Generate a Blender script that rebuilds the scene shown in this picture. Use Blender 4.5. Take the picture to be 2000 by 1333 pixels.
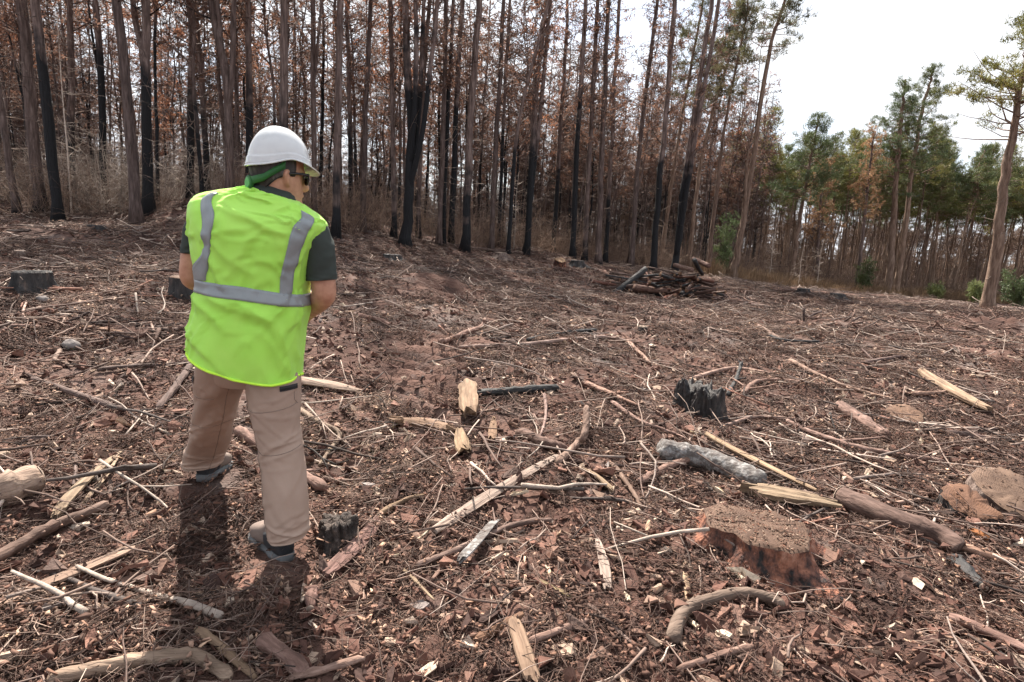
import bpy, math, random, re
import numpy as np
from mathutils import Vector, Matrix

for o in list(bpy.data.objects):
    bpy.data.objects.remove(o, do_unlink=True)
SC = bpy.context.scene
COL = SC.collection
rng = np.random.default_rng(7)
random.seed(7)
R = math.radians

# ------------------------------------------------------------------ camera
CAM_Z = 1.42
FOCAL = 20.0
PITCH, ROLL = 10.2, -3.0
cam_data = bpy.data.cameras.new('camera')
cam_data.lens = FOCAL
cam_data.sensor_width = 36.0
cam_data.clip_start = 0.05
cam_data.clip_end = 3000
cam = bpy.data.objects.new('camera', cam_data)
COL.objects.link(cam)
cam_rot = Matrix.Rotation(R(90 - PITCH), 3, 'X') @ Matrix.Rotation(R(-ROLL), 3, 'Z')
cam.matrix_world = Matrix.Translation((0, 0, CAM_Z)) @ cam_rot.to_4x4()
SC.camera = cam
SC.render.resolution_x, SC.render.resolution_y = 1024, 682

# ------------------------------------------------------------------ sky, sun, exposure
SUN_AZ, SUN_EL = R(-19), R(52)
world = bpy.data.worlds.new('World')
SC.world = world
world.use_nodes = True
nt = world.node_tree
nt.nodes.clear()
w_out = nt.nodes.new('ShaderNodeOutputWorld')
w_bg = nt.nodes.new('ShaderNodeBackground')
w_sky = nt.nodes.new('ShaderNodeTexSky')
w_sky.sky_type = 'NISHITA'
w_sky.sun_disc = False
w_sky.sun_elevation = SUN_EL
w_sky.sun_rotation = SUN_AZ
w_sky.air_density = 1.0
w_sky.dust_density = 2.0
w_tc = nt.nodes.new('ShaderNodeTexCoord')
w_map = nt.nodes.new('ShaderNodeMapping')
w_map.inputs['Scale'].default_value = (1.0, 1.0, 2.4)
w_noise = nt.nodes.new('ShaderNodeTexNoise')
w_noise.inputs['Scale'].default_value = 3.2
w_noise.inputs['Detail'].default_value = 7
w_noise.inputs['Roughness'].default_value = 0.55
w_ramp = nt.nodes.new('ShaderNodeValToRGB')
w_ramp.color_ramp.elements[0].position = 0.34
w_ramp.color_ramp.elements[0].color = (0.25, 0.25, 0.25, 1)
w_ramp.color_ramp.elements[1].position = 0.52
w_mix = nt.nodes.new('ShaderNodeMix')
w_mix.data_type = 'RGBA'
w_mix.inputs['B'].default_value = (5.2, 5.35, 5.6, 1)      # bright thin cloud
nt.links.new(w_tc.outputs['Generated'], w_map.inputs['Vector'])
nt.links.new(w_map.outputs['Vector'], w_noise.inputs['Vector'])
nt.links.new(w_noise.outputs['Fac'], w_ramp.inputs['Fac'])
nt.links.new(w_ramp.outputs['Color'], w_mix.inputs['Factor'])
nt.links.new(w_sky.outputs['Color'], w_mix.inputs['A'])
nt.links.new(w_mix.outputs['Result'], w_bg.inputs['Color'])
w_bg.inputs['Strength'].default_value = 0.078
nt.links.new(w_bg.outputs['Background'], w_out.inputs['Surface'])

sun_data = bpy.data.lights.new('sun', 'SUN')
sun_data.energy = 5.0
sun_data.angle = R(0.6)
sun_data.color = (1.0, 0.925, 0.82)
sun = bpy.data.objects.new('sun', sun_data)
COL.objects.link(sun)
sdir = Vector((math.sin(SUN_AZ) * math.cos(SUN_EL), math.cos(SUN_AZ) * math.cos(SUN_EL), math.sin(SUN_EL)))
sun.rotation_euler = sdir.to_track_quat('Z', 'Y').to_euler()
sun.location = sdir * 40

SC.view_settings.view_transform = 'Standard'
SC.view_settings.look = 'None'
SC.view_settings.gamma = 1.0
SC.view_settings.use_curve_mapping = False
SC.view_settings.exposure = 1.62
SC.render.engine = 'CYCLES'
SC.cycles.use_denoising = True
SC.cycles.use_adaptive_sampling = True
SC.cycles.adaptive_threshold = 0.03
SC.cycles.max_bounces = 4
SC.cycles.diffuse_bounces = 2
SC.cycles.transmission_bounces = 3
SC.cycles.transparent_max_bounces = 4
SC.cycles.caustics_reflective = False
SC.cycles.caustics_refractive = False

# ------------------------------------------------------------------ projection helpers (photo 2000 x 1333)
PF = 2000 * FOCAL / 36.0
CR = np.array(cam_rot)
CO = np.array([0, 0, CAM_Z])


def ray(px, py):
    d = CR @ np.array([(px - 1000) / PF, -(py - 666.5) / PF, -1.0])
    return d


def U(px, py, Y):
    """the point of the upright plane y = Y that shows at that photo position"""
    d = ray(px, py)
    return CO + d * (Y / d[1])


# ------------------------------------------------------------------ noise
def _hash(ix, iy, s):
    h = (ix.astype(np.int64) * 374761393 + iy.astype(np.int64) * 668265263 + s * 1442695041) & 0x7fffffff
    h = ((h ^ (h >> 13)) * 1274126177) & 0x7fffffff
    return ((h ^ (h >> 16)) & 0xffff) / 65535.0


def vnoise(x, y, s=0):
    ix, iy = np.floor(x), np.floor(y)
    fx, fy = x - ix, y - iy
    fx = fx * fx * (3 - 2 * fx)
    fy = fy * fy * (3 - 2 * fy)
    a, b = _hash(ix, iy, s), _hash(ix + 1, iy, s)
    c, d = _hash(ix, iy + 1, s), _hash(ix + 1, iy + 1, s)
    return (a + (b - a) * fx + (c - a) * fy + (a - b - c + d) * fx * fy) * 2 - 1


# ------------------------------------------------------------------ terrain height
CP = np.array([
    (-1.0, 2.4, 0.0), (0, 0, -0.03), (0, -6, -0.1), (3, 2.5, -0.06), (-3, 3, 0.10), (-5.5, 9, 0.80), (0, 10, 0.45),
    (8, 10, 0.12), (12, 8, -0.1), (5, 5, 0.06), (-15, 10, 1.3), (-12, 4, 0.8), (-20, 35, 1.2), (0, 45, 0.2),
    (35, 60, -1.6), (50, 38, -1.7), (30, 10, -0.6), (-30, 15, 1.9), (-30, -10, 1.0), (20, -10, -0.4), (-40, 60, 1.3), (60, 80, -1.8)])
# feet of trees as the photo shows them (x, y, depth)
FEET = [(34, 414, 16), (113, 430, 15.2), (266, 430, 15), (449, 395, 17), (549, 440, 16.5), (655, 466, 17), (792, 482, 19), (908, 494, 20), (1027, 499, 22.5),
        (1118, 509, 24), (1168, 522, 24.5), (1275, 530, 25), (1318, 531, 25.5), (1430, 549, 27.5), (1542, 562, 33), (1735, 578, 37), (1930, 605, 20.5), (1300, 582, 17.0), (1080, 560, 14.0), (1650, 600, 19), (300, 480, 11.5)]
CP = np.concatenate([CP, np.array([[U(x, y, Y)[0], Y, U(x, y, Y)[2]] for x, y, Y in FEET])])


def _tps(r2):
    return np.where(r2 > 1e-9, r2 * np.log(r2 + 1e-12), 0) * 0.5


_n = len(CP)
_A = np.zeros((_n + 3, _n + 3))
_d2 = ((CP[:, None, :2] - CP[None, :, :2]) ** 2).sum(-1)
_A[:_n, :_n] = _tps(_d2) + np.eye(_n) * 0.8
_A[:_n, _n] = 1
_A[:_n, _n + 1:] = CP[:, :2]
_A[_n:, :_n] = _A[:_n, _n:].T
_W = np.linalg.solve(_A, np.concatenate([CP[:, 2], np.zeros(3)]))


def T0(x, y):
    x = np.asarray(x, float); y = np.asarray(y, float)
    r = np.sqrt(x * x + y * y)
    k = np.minimum(1.0, 75.0 / np.maximum(r, 1e-6))
    xx, yy = x * k, y * k
    z = _W[_n] + _W[_n + 1] * xx + _W[_n + 2] * yy
    for i in range(_n):
        z = z + _W[i] * _tps((xx - CP[i, 0]) ** 2 + (yy - CP[i, 1]) ** 2)
    return z


def gfirst(px, py):
    d = ray(px, py)
    t = 0.4
    for _ in range(4000):
        p = CO + d * t
        if p[2] < T0(p[0], p[1]):
            break
        t *= 1.004
    return p


RUT = gfirst(862, 568)


def T(x, y):
    x = np.asarray(x, float); y = np.asarray(y, float)
    z = T0(x, y)
    r = np.sqrt(x * x + y * y)
    z = z + 0.10 * vnoise(x * .33, y * .33, 1) + 0.06 * vnoise(x * .95 + 7, y * .95, 2)
    z = z + 0.030 * vnoise(x * 2.3, y * 2.3, 3)
    n4 = vnoise(x * 5.5 + 3, y * 5.5, 4)
    z = z + 0.020 * n4 * np.clip(1.6 - r / 40, 0, 1)
    z = z + 0.022 * np.maximum(0, vnoise(x * 13, y * 13, 5)) * np.clip(1.5 - r / 20, .3, 1) + 0.009 * vnoise(x * 31, y * 31, 6) * np.clip(1.4 - r / 14, 0, 1)
    # curved tread ridges left by the tracks of a machine, on a low bank
    dx, dy = x - RUT[0], y - RUT[1]
    m = np.exp(-(dx / 0.75) ** 4 - (dy / 1.1) ** 4)
    q = dy - 0.22 * dx * dx
    z = z + m * (0.05 + 0.16 * dy + 0.075 * np.sin(q * 2 * math.pi / 0.42))
    # a second, straighter run of treads nearer the camera
    dx, dy = x - RUT2[0], y - RUT2[1]
    m = np.exp(-(dx / 0.42) ** 4 - (dy / 1.3) ** 4)
    z = z + m * (-0.05 + 0.06 * np.sin((dy + 0.35 * dx) * 2 * math.pi / 0.26))
    return z


RUT2 = gfirst(840, 715)


_TS = 0.5 * 1.006 ** np.arange(1100)
_GC = {}


def G(px, py):
    """where that photo position meets the ground"""
    key = (round(px, 2), round(py, 2))
    if key in _GC:
        return _GC[key].copy()
    d = ray(px, py)
    ts = _TS
    for _ in range(2):
        p = CO + ts[:, None] * d
        hit = p[:, 2] < T(p[:, 0], p[:, 1])
        if not hit.any():
            q = CO + d * 60
            break
        i = max(1, int(np.argmax(hit)))
        q = p[i]
        ts = np.linspace(ts[i - 1], ts[i], 40)
    _GC[key] = q.copy()
    return q


# ------------------------------------------------------------------ mesh helpers
class MB:
    def __init__(s):
        s.V, s.F, s.C, s.n = [], [], [], 0

    def add(s, V, F, col=None):
        V = np.asarray(V, float)
        for f in (F if isinstance(F, (list, tuple)) else [F]):
            f = np.asarray(f, np.int64)
            if f.size:
                s.F.append(f + s.n)
        s.V.append(V)
        c = np.ones((len(V), 4))
        if col is not None:
            c[:, :3] = col
        s.C.append(c)
        s.n += len(V)
        return s

    def mesh(s, name, smooth=True):
        me = bpy.data.meshes.new(name)
        V = np.concatenate(s.V)
        nl = sum(f.size for f in s.F)
        npol = sum(len(f) for f in s.F)
        me.vertices.add(len(V))
        me.vertices.foreach_set('co', V.astype(np.float32).ravel())
        me.loops.add(nl)
        me.polygons.add(npol)
        me.loops.foreach_set('vertex_index', np.concatenate([f.ravel() for f in s.F]).astype(np.int32))
        tot = np.concatenate([np.full(len(f), f.shape[1]) for f in s.F])
        st = np.concatenate([[0], np.cumsum(tot)[:-1]])
        me.polygons.foreach_set('loop_start', st.astype(np.int32))
        me.polygons.foreach_set('use_smooth', np.full(npol, smooth))
        a = me.attributes.new('col', 'FLOAT_COLOR', 'POINT')
        a.data.foreach_set('color', np.concatenate(s.C).astype(np.float32).ravel())
        me.update(calc_edges=True)
        me.validate()
        return me


def obj(name, me, mat, parent=None, loc=None):
    if isinstance(me, MB):
        me = me.mesh(name)
    if mat is not None and not me.materials:
        me.materials.append(mat)
    o = bpy.data.objects.new(name, me)
    COL.objects.link(o)
    if parent is not None:
        o.parent = parent
    if loc is not None:
        o.location = loc
    if parent is not None and name in ('dead_branches', 'branches', 'crown', 'stems', 'twigs', 'foliage', 'stem'):
        o['kind'] = 'stuff'          # twigs and needles too fine to pick apart
    return o


def tag(o, label, cat, group=None, kind=None):
    o['label'] = label
    o['category'] = cat
    if group:
        o['group'] = group
    if kind:
        o['kind'] = kind
    return o


def thing(name, label, cat, loc=(0, 0, 0), rz=0.0, group=None):
    o = bpy.data.objects.new(name, None)
    o.empty_display_size = 0.1
    COL.objects.link(o)
    o.location = loc
    o.rotation_euler = (0, 0, rz)
    return tag(o, label, cat, group)


def nrm(v):
    return v / np.maximum(np.linalg.norm(v, axis=-1, keepdims=True), 1e-9)


def ring_faces(k, n, closed=True):
    i = np.arange(k - 1)[:, None]
    j = np.arange(n if closed else n - 1)[None, :]
    a = i * n + j
    b = i * n + (j + 1) % n
    return np.stack([a, b, b + n, a + n], -1).reshape(-1, 4)


def tube(P, rad, n=6, cap=(True, True), jit=0.0, ref=None, flat=1.0):
    P = np.asarray(P, float)
    k = len(P)
    rad = np.broadcast_to(np.asarray(rad, float), (k,))
    t = nrm(np.gradient(P, axis=0))
    if ref is None:
        m = nrm((P[-1] - P[0])[None])[0]
        ref = np.array([0, 0, 1.0]) if abs(m[2]) < .8 else np.array([1.0, 0, 0])
    u = nrm(np.cross(t, ref))
    v = np.cross(u, t)
    a = np.arange(n) * 2 * math.pi / n
    rr = rad[:, None] * (1 + (rng.uniform(-jit, jit, (k, n)) if jit else 0))
    V = P[:, None] + (u[:, None] * np.cos(a)[None, :, None] + flat * v[:, None] * np.sin(a)[None, :, None]) * rr[..., None]
    V = V.reshape(-1, 3)
    F = [ring_faces(k, n)]
    if cap[0]:
        F.append(np.arange(n)[::-1][None])
    if cap[1]:
        F.append(((k - 1) * n + np.arange(n))[None])
    return V, F


def spline(pts, k):
    """Catmull-Rom through rows of values"""
    pts = np.asarray(pts, float)
    n = len(pts)
    if n == 2:
        s = np.linspace(0, 1, k)[:, None]
        return pts[0] * (1 - s) + pts[1] * s
    t = np.linspace(0, n - 1, k)
    i = np.minimum(t.astype(int), n - 2)
    f = (t - i)[:, None]
    p = lambda j: pts[np.clip(j, 0, n - 1)]
    p0, p1, p2, p3 = p(i - 1), p(i), p(i + 1), p(i + 2)
    return .5 * (2 * p1 + (p2 - p0) * f + (2 * p0 - 5 * p1 + 4 * p2 - p3) * f ** 2 + (3 * p1 - p0 - 3 * p2 + p3) * f ** 3)


# ------------------------------------------------------------------ materials
def ramp_node(n, stops, interp='LINEAR'):
    r = n.new('ShaderNodeValToRGB')
    cr = r.color_ramp
    cr.interpolation = interp
    while len(cr.elements) < len(stops):
        cr.elements.new(0.5)
    for e, (p, c) in zip(cr.elements, stops):
        e.position = p
        e.color = (*c, 1)
    return r


def M(name, stops, scale=6.0, rough=0.85, bump=0.3, bscale=40.0, stretch=(1, 1, 1), attr=False, rand=None, trans=0.0,
      detail=5, char=None, spec=0.3, coat=0.0, bdist=0.01, tex='Object', fiber=None, sheen=0.0, rings=0):
    """stops: colour ramp over a noise; attr: times the piece's own colour; rand: ramp over a per-object random, multiplied in"""
    m = bpy.data.materials.new(name)
    m.use_nodes = True
    t = m.node_tree
    n, L = t.nodes, t.links
    n.clear()
    out = n.new('ShaderNodeOutputMaterial')
    bs = n.new('ShaderNodeBsdfPrincipled')
    bs.inputs['Roughness'].default_value = rough
    bs.inputs['Specular IOR Level'].default_value = spec
    if coat:
        bs.inputs['Coat Weight'].default_value = coat
        bs.inputs['Coat Roughness'].default_value = 0.08
    if sheen:
        bs.inputs['Sheen Weight'].default_value = sheen
    tc = n.new('ShaderNodeTexCoord')
    mp = n.new('ShaderNodeMapping')
    mp.inputs['Scale'].default_value = stretch
    L.new(tc.outputs[tex], mp.inputs['Vector'])
    no = n.new('ShaderNodeTexNoise')
    no.inputs['Scale'].default_value = scale
    no.inputs['Detail'].default_value = detail
    no.inputs['Roughness'].default_value = 0.6
    L.new(mp.outputs['Vector'], no.inputs['Vector'])
    rp = ramp_node(n, stops)
    L.new(no.outputs['Fac'], rp.inputs['Fac'])
    col = rp.outputs['Color']

    def mult(a, b):
        x = n.new('ShaderNodeMix')
        x.data_type = 'RGBA'
        x.blend_type = 'MULTIPLY'
        x.inputs['Factor'].default_value = 1
        L.new(a, x.inputs['A'])
        L.new(b, x.inputs['B'])
        return x.outputs['Result']
    if rand or char:
        oi = n.new('ShaderNodeObjectInfo')
    if rand:
        r2 = ramp_node(n, rand)
        L.new(oi.outputs['Random'], r2.inputs['Fac'])
        col = mult(col, r2.outputs['Color'])
    if attr:
        at = n.new('ShaderNodeAttribute')
        at.attribute_name = 'col'
        col = mult(col, at.outputs['Color'])
    if rings:
        wv = n.new('ShaderNodeTexWave')
        wv.wave_type = 'RINGS'
        wv.rings_direction = 'Z'
        wv.inputs['Scale'].default_value = rings
        wv.inputs['Distortion'].default_value = 2.5
        wv.inputs['Detail'].default_value = 3
        L.new(tc.outputs['Object'], wv.inputs['Vector'])
        rw = ramp_node(n, [(0, (.68, .66, .64)), (1, (1.1, 1.1, 1.1))])
        L.new(wv.outputs['Fac'], rw.inputs['Fac'])
        col = mult(col, rw.outputs['Color'])
    if fiber:
        mp2 = n.new('ShaderNodeMapping')
        mp2.inputs['Scale'].default_value = fiber
        L.new(tc.outputs[tex], mp2.inputs['Vector'])
        n2 = n.new('ShaderNodeTexNoise')
        n2.inputs['Scale'].default_value = 1.0
        n2.inputs['Detail'].default_value = 3
        L.new(mp2.outputs['Vector'], n2.inputs['Vector'])
        r3 = ramp_node(n, [(0.35, (.45, .43, .42)), (0.6, (1.1, 1.1, 1.1))])
        L.new(n2.outputs['Fac'], r3.inputs['Fac'])
        col = mult(col, r3.outputs['Color'])
    if char:
        # fire scar: black bark up to a height that differs from tree to tree
        lo, hi, cc = char
        sx = n.new('ShaderNodeSeparateXYZ')
        L.new(tc.outputs['Object'], sx.inputs[0])
        big = n.new('ShaderNodeTexNoise')
        big.inputs['Scale'].default_value = 1.3
        big.inputs['Detail'].default_value = 4
        L.new(tc.outputs['Object'], big.inputs['Vector'])

        def math_(op, a, b=None):
            q = n.new('ShaderNodeMath')
            q.operation = op
            for i, s in enumerate((a, b)):
                if s is None:
                    continue
                if isinstance(s, (int, float)):
                    q.inputs[i].default_value = s
                else:
                    L.new(s, q.inputs[i])
            return q.outputs[0]
        h = math_('ADD', math_('MULTIPLY', oi.outputs['Random'], hi - lo), lo)
        h = math_('ADD', h, math_('MULTIPLY', math_('SUBTRACT', big.outputs['Fac'], 0.5), 7.0))
        dlt = math_('SUBTRACT', h, sx.outputs['Z'])
        f = math_('MULTIPLY', dlt, 0.8)
        cl = n.new('ShaderNodeClamp')
        L.new(f, cl.inputs['Value'])
        x = n.new('ShaderNodeMix')
        x.data_type = 'RGBA'
        L.new(cl.outputs[0], x.inputs['Factor'])
        L.new(col, x.inputs['A'])
        x.inputs['B'].default_value = (*cc, 1)
        col = x.outputs['Result']
    L.new(col, bs.inputs['Base Color'])
    if bump:
        bn = n.new('ShaderNodeTexNoise')
        bn.inputs['Scale'].default_value = bscale
        bn.inputs['Detail'].default_value = 4
        L.new(mp.outputs['Vector'], bn.inputs['Vector'])
        b = n.new('ShaderNodeBump')
        b.inputs['Strength'].default_value = bump
        b.inputs['Distance'].default_value = bdist
        L.new(bn.outputs['Fac'], b.inputs['Height'])
        L.new(b.outputs['Normal'], bs.inputs['Normal'])
    sh = bs.outputs[0]
    if trans:
        tr = n.new('ShaderNodeBsdfTranslucent')
        L.new(col, tr.inputs['Color'])
        mx = n.new('ShaderNodeMixShader')
        mx.inputs[0].default_value = trans
        L.new(sh, mx.inputs[1])
        L.new(tr.outputs[0], mx.inputs[2])
        sh = mx.outputs[0]
    L.new(sh, out.inputs['Surface'])
    return m


MAT = {}
# ground: red-brown earth with darker duff and paler worn patches
MAT['soil'] = M('soil', [(0.30, (0.026, 0.016, 0.014)), (0.46, (0.070, 0.038, 0.030)), (0.60, (0.115, 0.066, 0.052)), (0.75, (0.18, 0.118, 0.096))],
                scale=1.6, detail=12, bump=0.9, bscale=34, bdist=0.03, rough=0.95, spec=0.15)
def add_ash(m):
    """grey ash lies in drifts on the earth"""
    t = m.node_tree
    bs = next(q for q in t.nodes if q.type == 'BSDF_PRINCIPLED')
    src = bs.inputs['Base Color'].links[0].from_socket
    tc = next(q for q in t.nodes if q.type == 'TEX_COORD')
    no = t.nodes.new('ShaderNodeTexNoise')
    no.inputs['Scale'].default_value = .9
    no.inputs['Detail'].default_value = 9
    no.inputs['Roughness'].default_value = .65
    rp_ = ramp_node(t.nodes, [(0.52, (0, 0, 0)), (0.66, (.55, .55, .55))])
    mx = t.nodes.new('ShaderNodeMix')
    mx.data_type = 'RGBA'
    mx.inputs['B'].default_value = (.135, .122, .115, 1)
    t.links.new(tc.outputs['Object'], no.inputs['Vector'])
    t.links.new(no.outputs['Fac'], rp_.inputs['Fac'])
    t.links.new(rp_.outputs['Color'], mx.inputs['Factor'])
    t.links.new(src, mx.inputs['A'])
    t.links.new(mx.outputs['Result'], bs.inputs['Base Color'])


add_ash(MAT['soil'])
BARK = (3.2, 3.2, 0.42)
MAT['bark_burnt'] = M('bark_burnt', [(0.3, (0.055, 0.041, 0.037)), (0.5, (0.135, 0.101, 0.090)), (0.72, (0.27, 0.215, 0.195))], scale=5, stretch=BARK,
                      bump=1.0, bscale=9, bdist=0.05, rand=[(0, (.62, .58, .58)), (.5, (1, .93, .9)), (1, (1.25, 1.2, 1.2))], char=(-1.5, 7.5, (0.013, 0.013, 0.015)))
MAT['bark_pine'] = M('bark_pine', [(0.3, (0.095, 0.062, 0.046)), (0.5, (0.215, 0.150, 0.112)), (0.72, (0.36, 0.275, 0.215))], scale=5, stretch=BARK, bump=1.0, bscale=9,
                     bdist=0.05, rand=[(0, (.6, .55, .55)), (1, (1.2, 1.15, 1.1))], char=(-2.5, 1.6, (0.02, 0.018, 0.018)))
MAT['dead_twig'] = M('dead_twig', [(0.3, (0.10, 0.075, 0.065)), (0.7, (0.24, 0.19, 0.16))], scale=3, bump=0, attr=True, rand=[(0, (.5, .45, .45)), (1, (1.2, 1.15, 1.1))])
MAT['needle_brown'] = M('needle_brown', [(0.3, (0.13, 0.078, 0.060)), (0.55, (0.22, 0.135, 0.098)), (0.75, (0.36, 0.23, 0.16))], scale=0.8, bump=0, attr=True, trans=0.5, rough=.7,
                        rand=[(0, (.5, .5, .54)), (.6, (.85, .8, .82)), (.9, (1.0, .88, .82)), (1, (1.5, 1.05, .8))])
MAT['needle_green'] = M('needle_green', [(0.3, (0.058, 0.076, 0.038)), (0.55, (0.118, 0.132, 0.055)), (0.78, (0.25, 0.215, 0.090))], scale=0.45, bump=0, attr=True, trans=0.3,
                        rough=.6, rand=[(0, (.8, .95, 1.0)), (.5, (1.15, 1.12, .95)), (1, (1.9, 1.55, 1.0))])
MAT['needle_olive'] = M('needle_olive', [(0.3, (0.075, 0.066, 0.040)), (0.5, (0.105, 0.105, 0.052)), (0.62, (0.17, 0.135, 0.075)), (0.78, (0.30, 0.19, 0.11))], scale=0.6, bump=0, attr=True, trans=0.4, rough=.7)
MAT['needle_orange'] = M('needle_orange', [(0.3, (0.20, 0.105, 0.055)), (0.55, (0.36, 0.21, 0.115)), (0.75, (0.50, 0.33, 0.19))], scale=0.8, bump=0, attr=True, trans=0.4, rough=.7)
GRAIN = (.10, 1, 1)
MAT['wood'] = M('wood', [(0.28, (0.085, 0.064, 0.051)), (0.5, (0.215, 0.170, 0.138)), (0.75, (0.36, 0.30, 0.25))], scale=30, stretch=GRAIN, bump=0.9, bscale=70, attr=True, rand=[(0, (.85, .82, .8)), (1, (1.05, 1.05, 1.05))])
MAT['cut_wood'] = M('cut_wood', [(0.3, (0.14, 0.10, 0.08)), (0.7, (0.32, 0.25, 0.20))], scale=9, bump=0.5, bscale=60, attr=True, rings=26)
MAT['bark_stick'] = M('bark_stick', [(0.28, (0.055, 0.038, 0.032)), (0.5, (0.135, 0.098, 0.083)), (0.75, (0.27, 0.215, 0.19))], scale=34, stretch=(.22, 1, 1), bump=1.0, bscale=60, attr=True,
                      rand=[(0, (.7, .68, .68)), (1, (1.2, 1.15, 1.15))])
MAT['bark_v'] = M('bark_v', [(0.3, (0.055, 0.038, 0.032)), (0.5, (0.135, 0.095, 0.08)), (0.72, (0.27, 0.21, 0.18))], scale=16, stretch=(1, 1, .3), bump=1.0, bscale=30, bdist=.03)
MAT['char'] = M('char', [(0.35, (0.010, 0.010, 0.011)), (0.6, (0.032, 0.029, 0.029)), (0.8, (0.095, 0.078, 0.072))], scale=26, stretch=(.3, 1, 1), bump=1.0, bscale=30, bdist=0.03, rough=0.75, spec=.4)
MAT['char_v'] = M('char_v', [(0.35, (0.012, 0.011, 0.012)), (0.58, (0.036, 0.031, 0.030)), (0.75, (0.12, 0.085, 0.07))], scale=14, stretch=(1, 1, .3), bump=1.0, bscale=22, bdist=0.05, rough=0.75, spec=.4)
MAT['lichen_bark'] = M('lichen_bark', [(0.35, (0.075, 0.06, 0.055)), (0.5, (0.12, 0.108, 0.102)), (0.60, (0.25, 0.24, 0.235)), (0.72, (0.15, 0.10, 0.082))], scale=22, detail=9, bump=1.0, bscale=30, bdist=.02)
MAT['red_bark'] = M('red_bark', [(0.40, (0.018, 0.016, 0.016)), (0.48, (0.10, 0.045, 0.033)), (0.58, (0.25, 0.105, 0.065)), (0.72, (0.34, 0.19, 0.135))], scale=10, detail=9, stretch=(1.3, 1.3, .6), bump=1.0, bscale=16, bdist=.06)
# loose litter: every copy takes its own tone
TW = [(0, (0.076, 0.061, 0.058)), (0.16, (0.168, 0.122, 0.108)), (0.45, (0.311, 0.228, 0.204)), (0.7, (0.462, 0.359, 0.32)), (0.9, (0.714, 0.595, 0.532)), (1, (1.092, 0.961, 0.881))]
MAT['litter_twig'] = M('litter_twig', [(0.3, (.30, .27, .25)), (0.7, (.55, .50, .46))], scale=12, bump=0, rand=TW, attr=True)
CH = [(0, (0.08, 0.043, 0.036)), (0.35, (0.192, 0.097, 0.076)), (0.65, (0.288, 0.144, 0.108)), (0.83, (0.4, 0.256, 0.2)), (0.95, (0.72, 0.559, 0.44)), (1, (1.04, 0.892, 0.76))]
MAT['litter_chip'] = M('litter_chip', [(0.3, (.32, .30, .29)), (0.7, (.60, .56, .53))], scale=18, bump=0.4, bscale=80, rand=CH, attr=True)
NE = [(0, (0.079, 0.048, 0.041)), (0.5, (0.18, 0.114, 0.095)), (0.85, (0.302, 0.214, 0.183)), (1, (0.54, 0.422, 0.36))]
MAT['litter_needle'] = M('litter_needle', [(0.3, (.35, .33, .31)), (0.7, (.62, .58, .54))], scale=10, bump=0, rand=NE, attr=True)

# ------------------------------------------------------------------ ground
def build_ground():
    fine = np.radians(np.linspace(-58, 58, 520))
    rest = np.radians(np.linspace(58, 302, 50)[1:-1])
    ang = np.concatenate([fine, rest])
    rr = 0.5 * 1.0122 ** np.arange(556)
    A, RR = np.meshgrid(ang, rr)
    x, y = np.sin(A) * RR, np.cos(A) * RR
    z = T(x, y)
    n = len(ang)
    V = np.stack([x, y, z], -1).reshape(-1, 3)
    mb = MB()
    centre = np.array([[0, 0, float(T(0, 0))]])
    V = np.concatenate([V, centre])
    F = ring_faces(len(rr), n)[:, ::-1]
    j = np.arange(n)
    fan = np.stack([np.full(n, len(V) - 1), (j + 1) % n, j], -1)
    mb.add(V, [F, fan])
    o = obj('ground', mb, MAT['soil'])
    o['kind'] = 'structure'
    o['label'] = 'red-brown churned earth of the cleared burnt plot'
    return o


build_ground()


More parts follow.
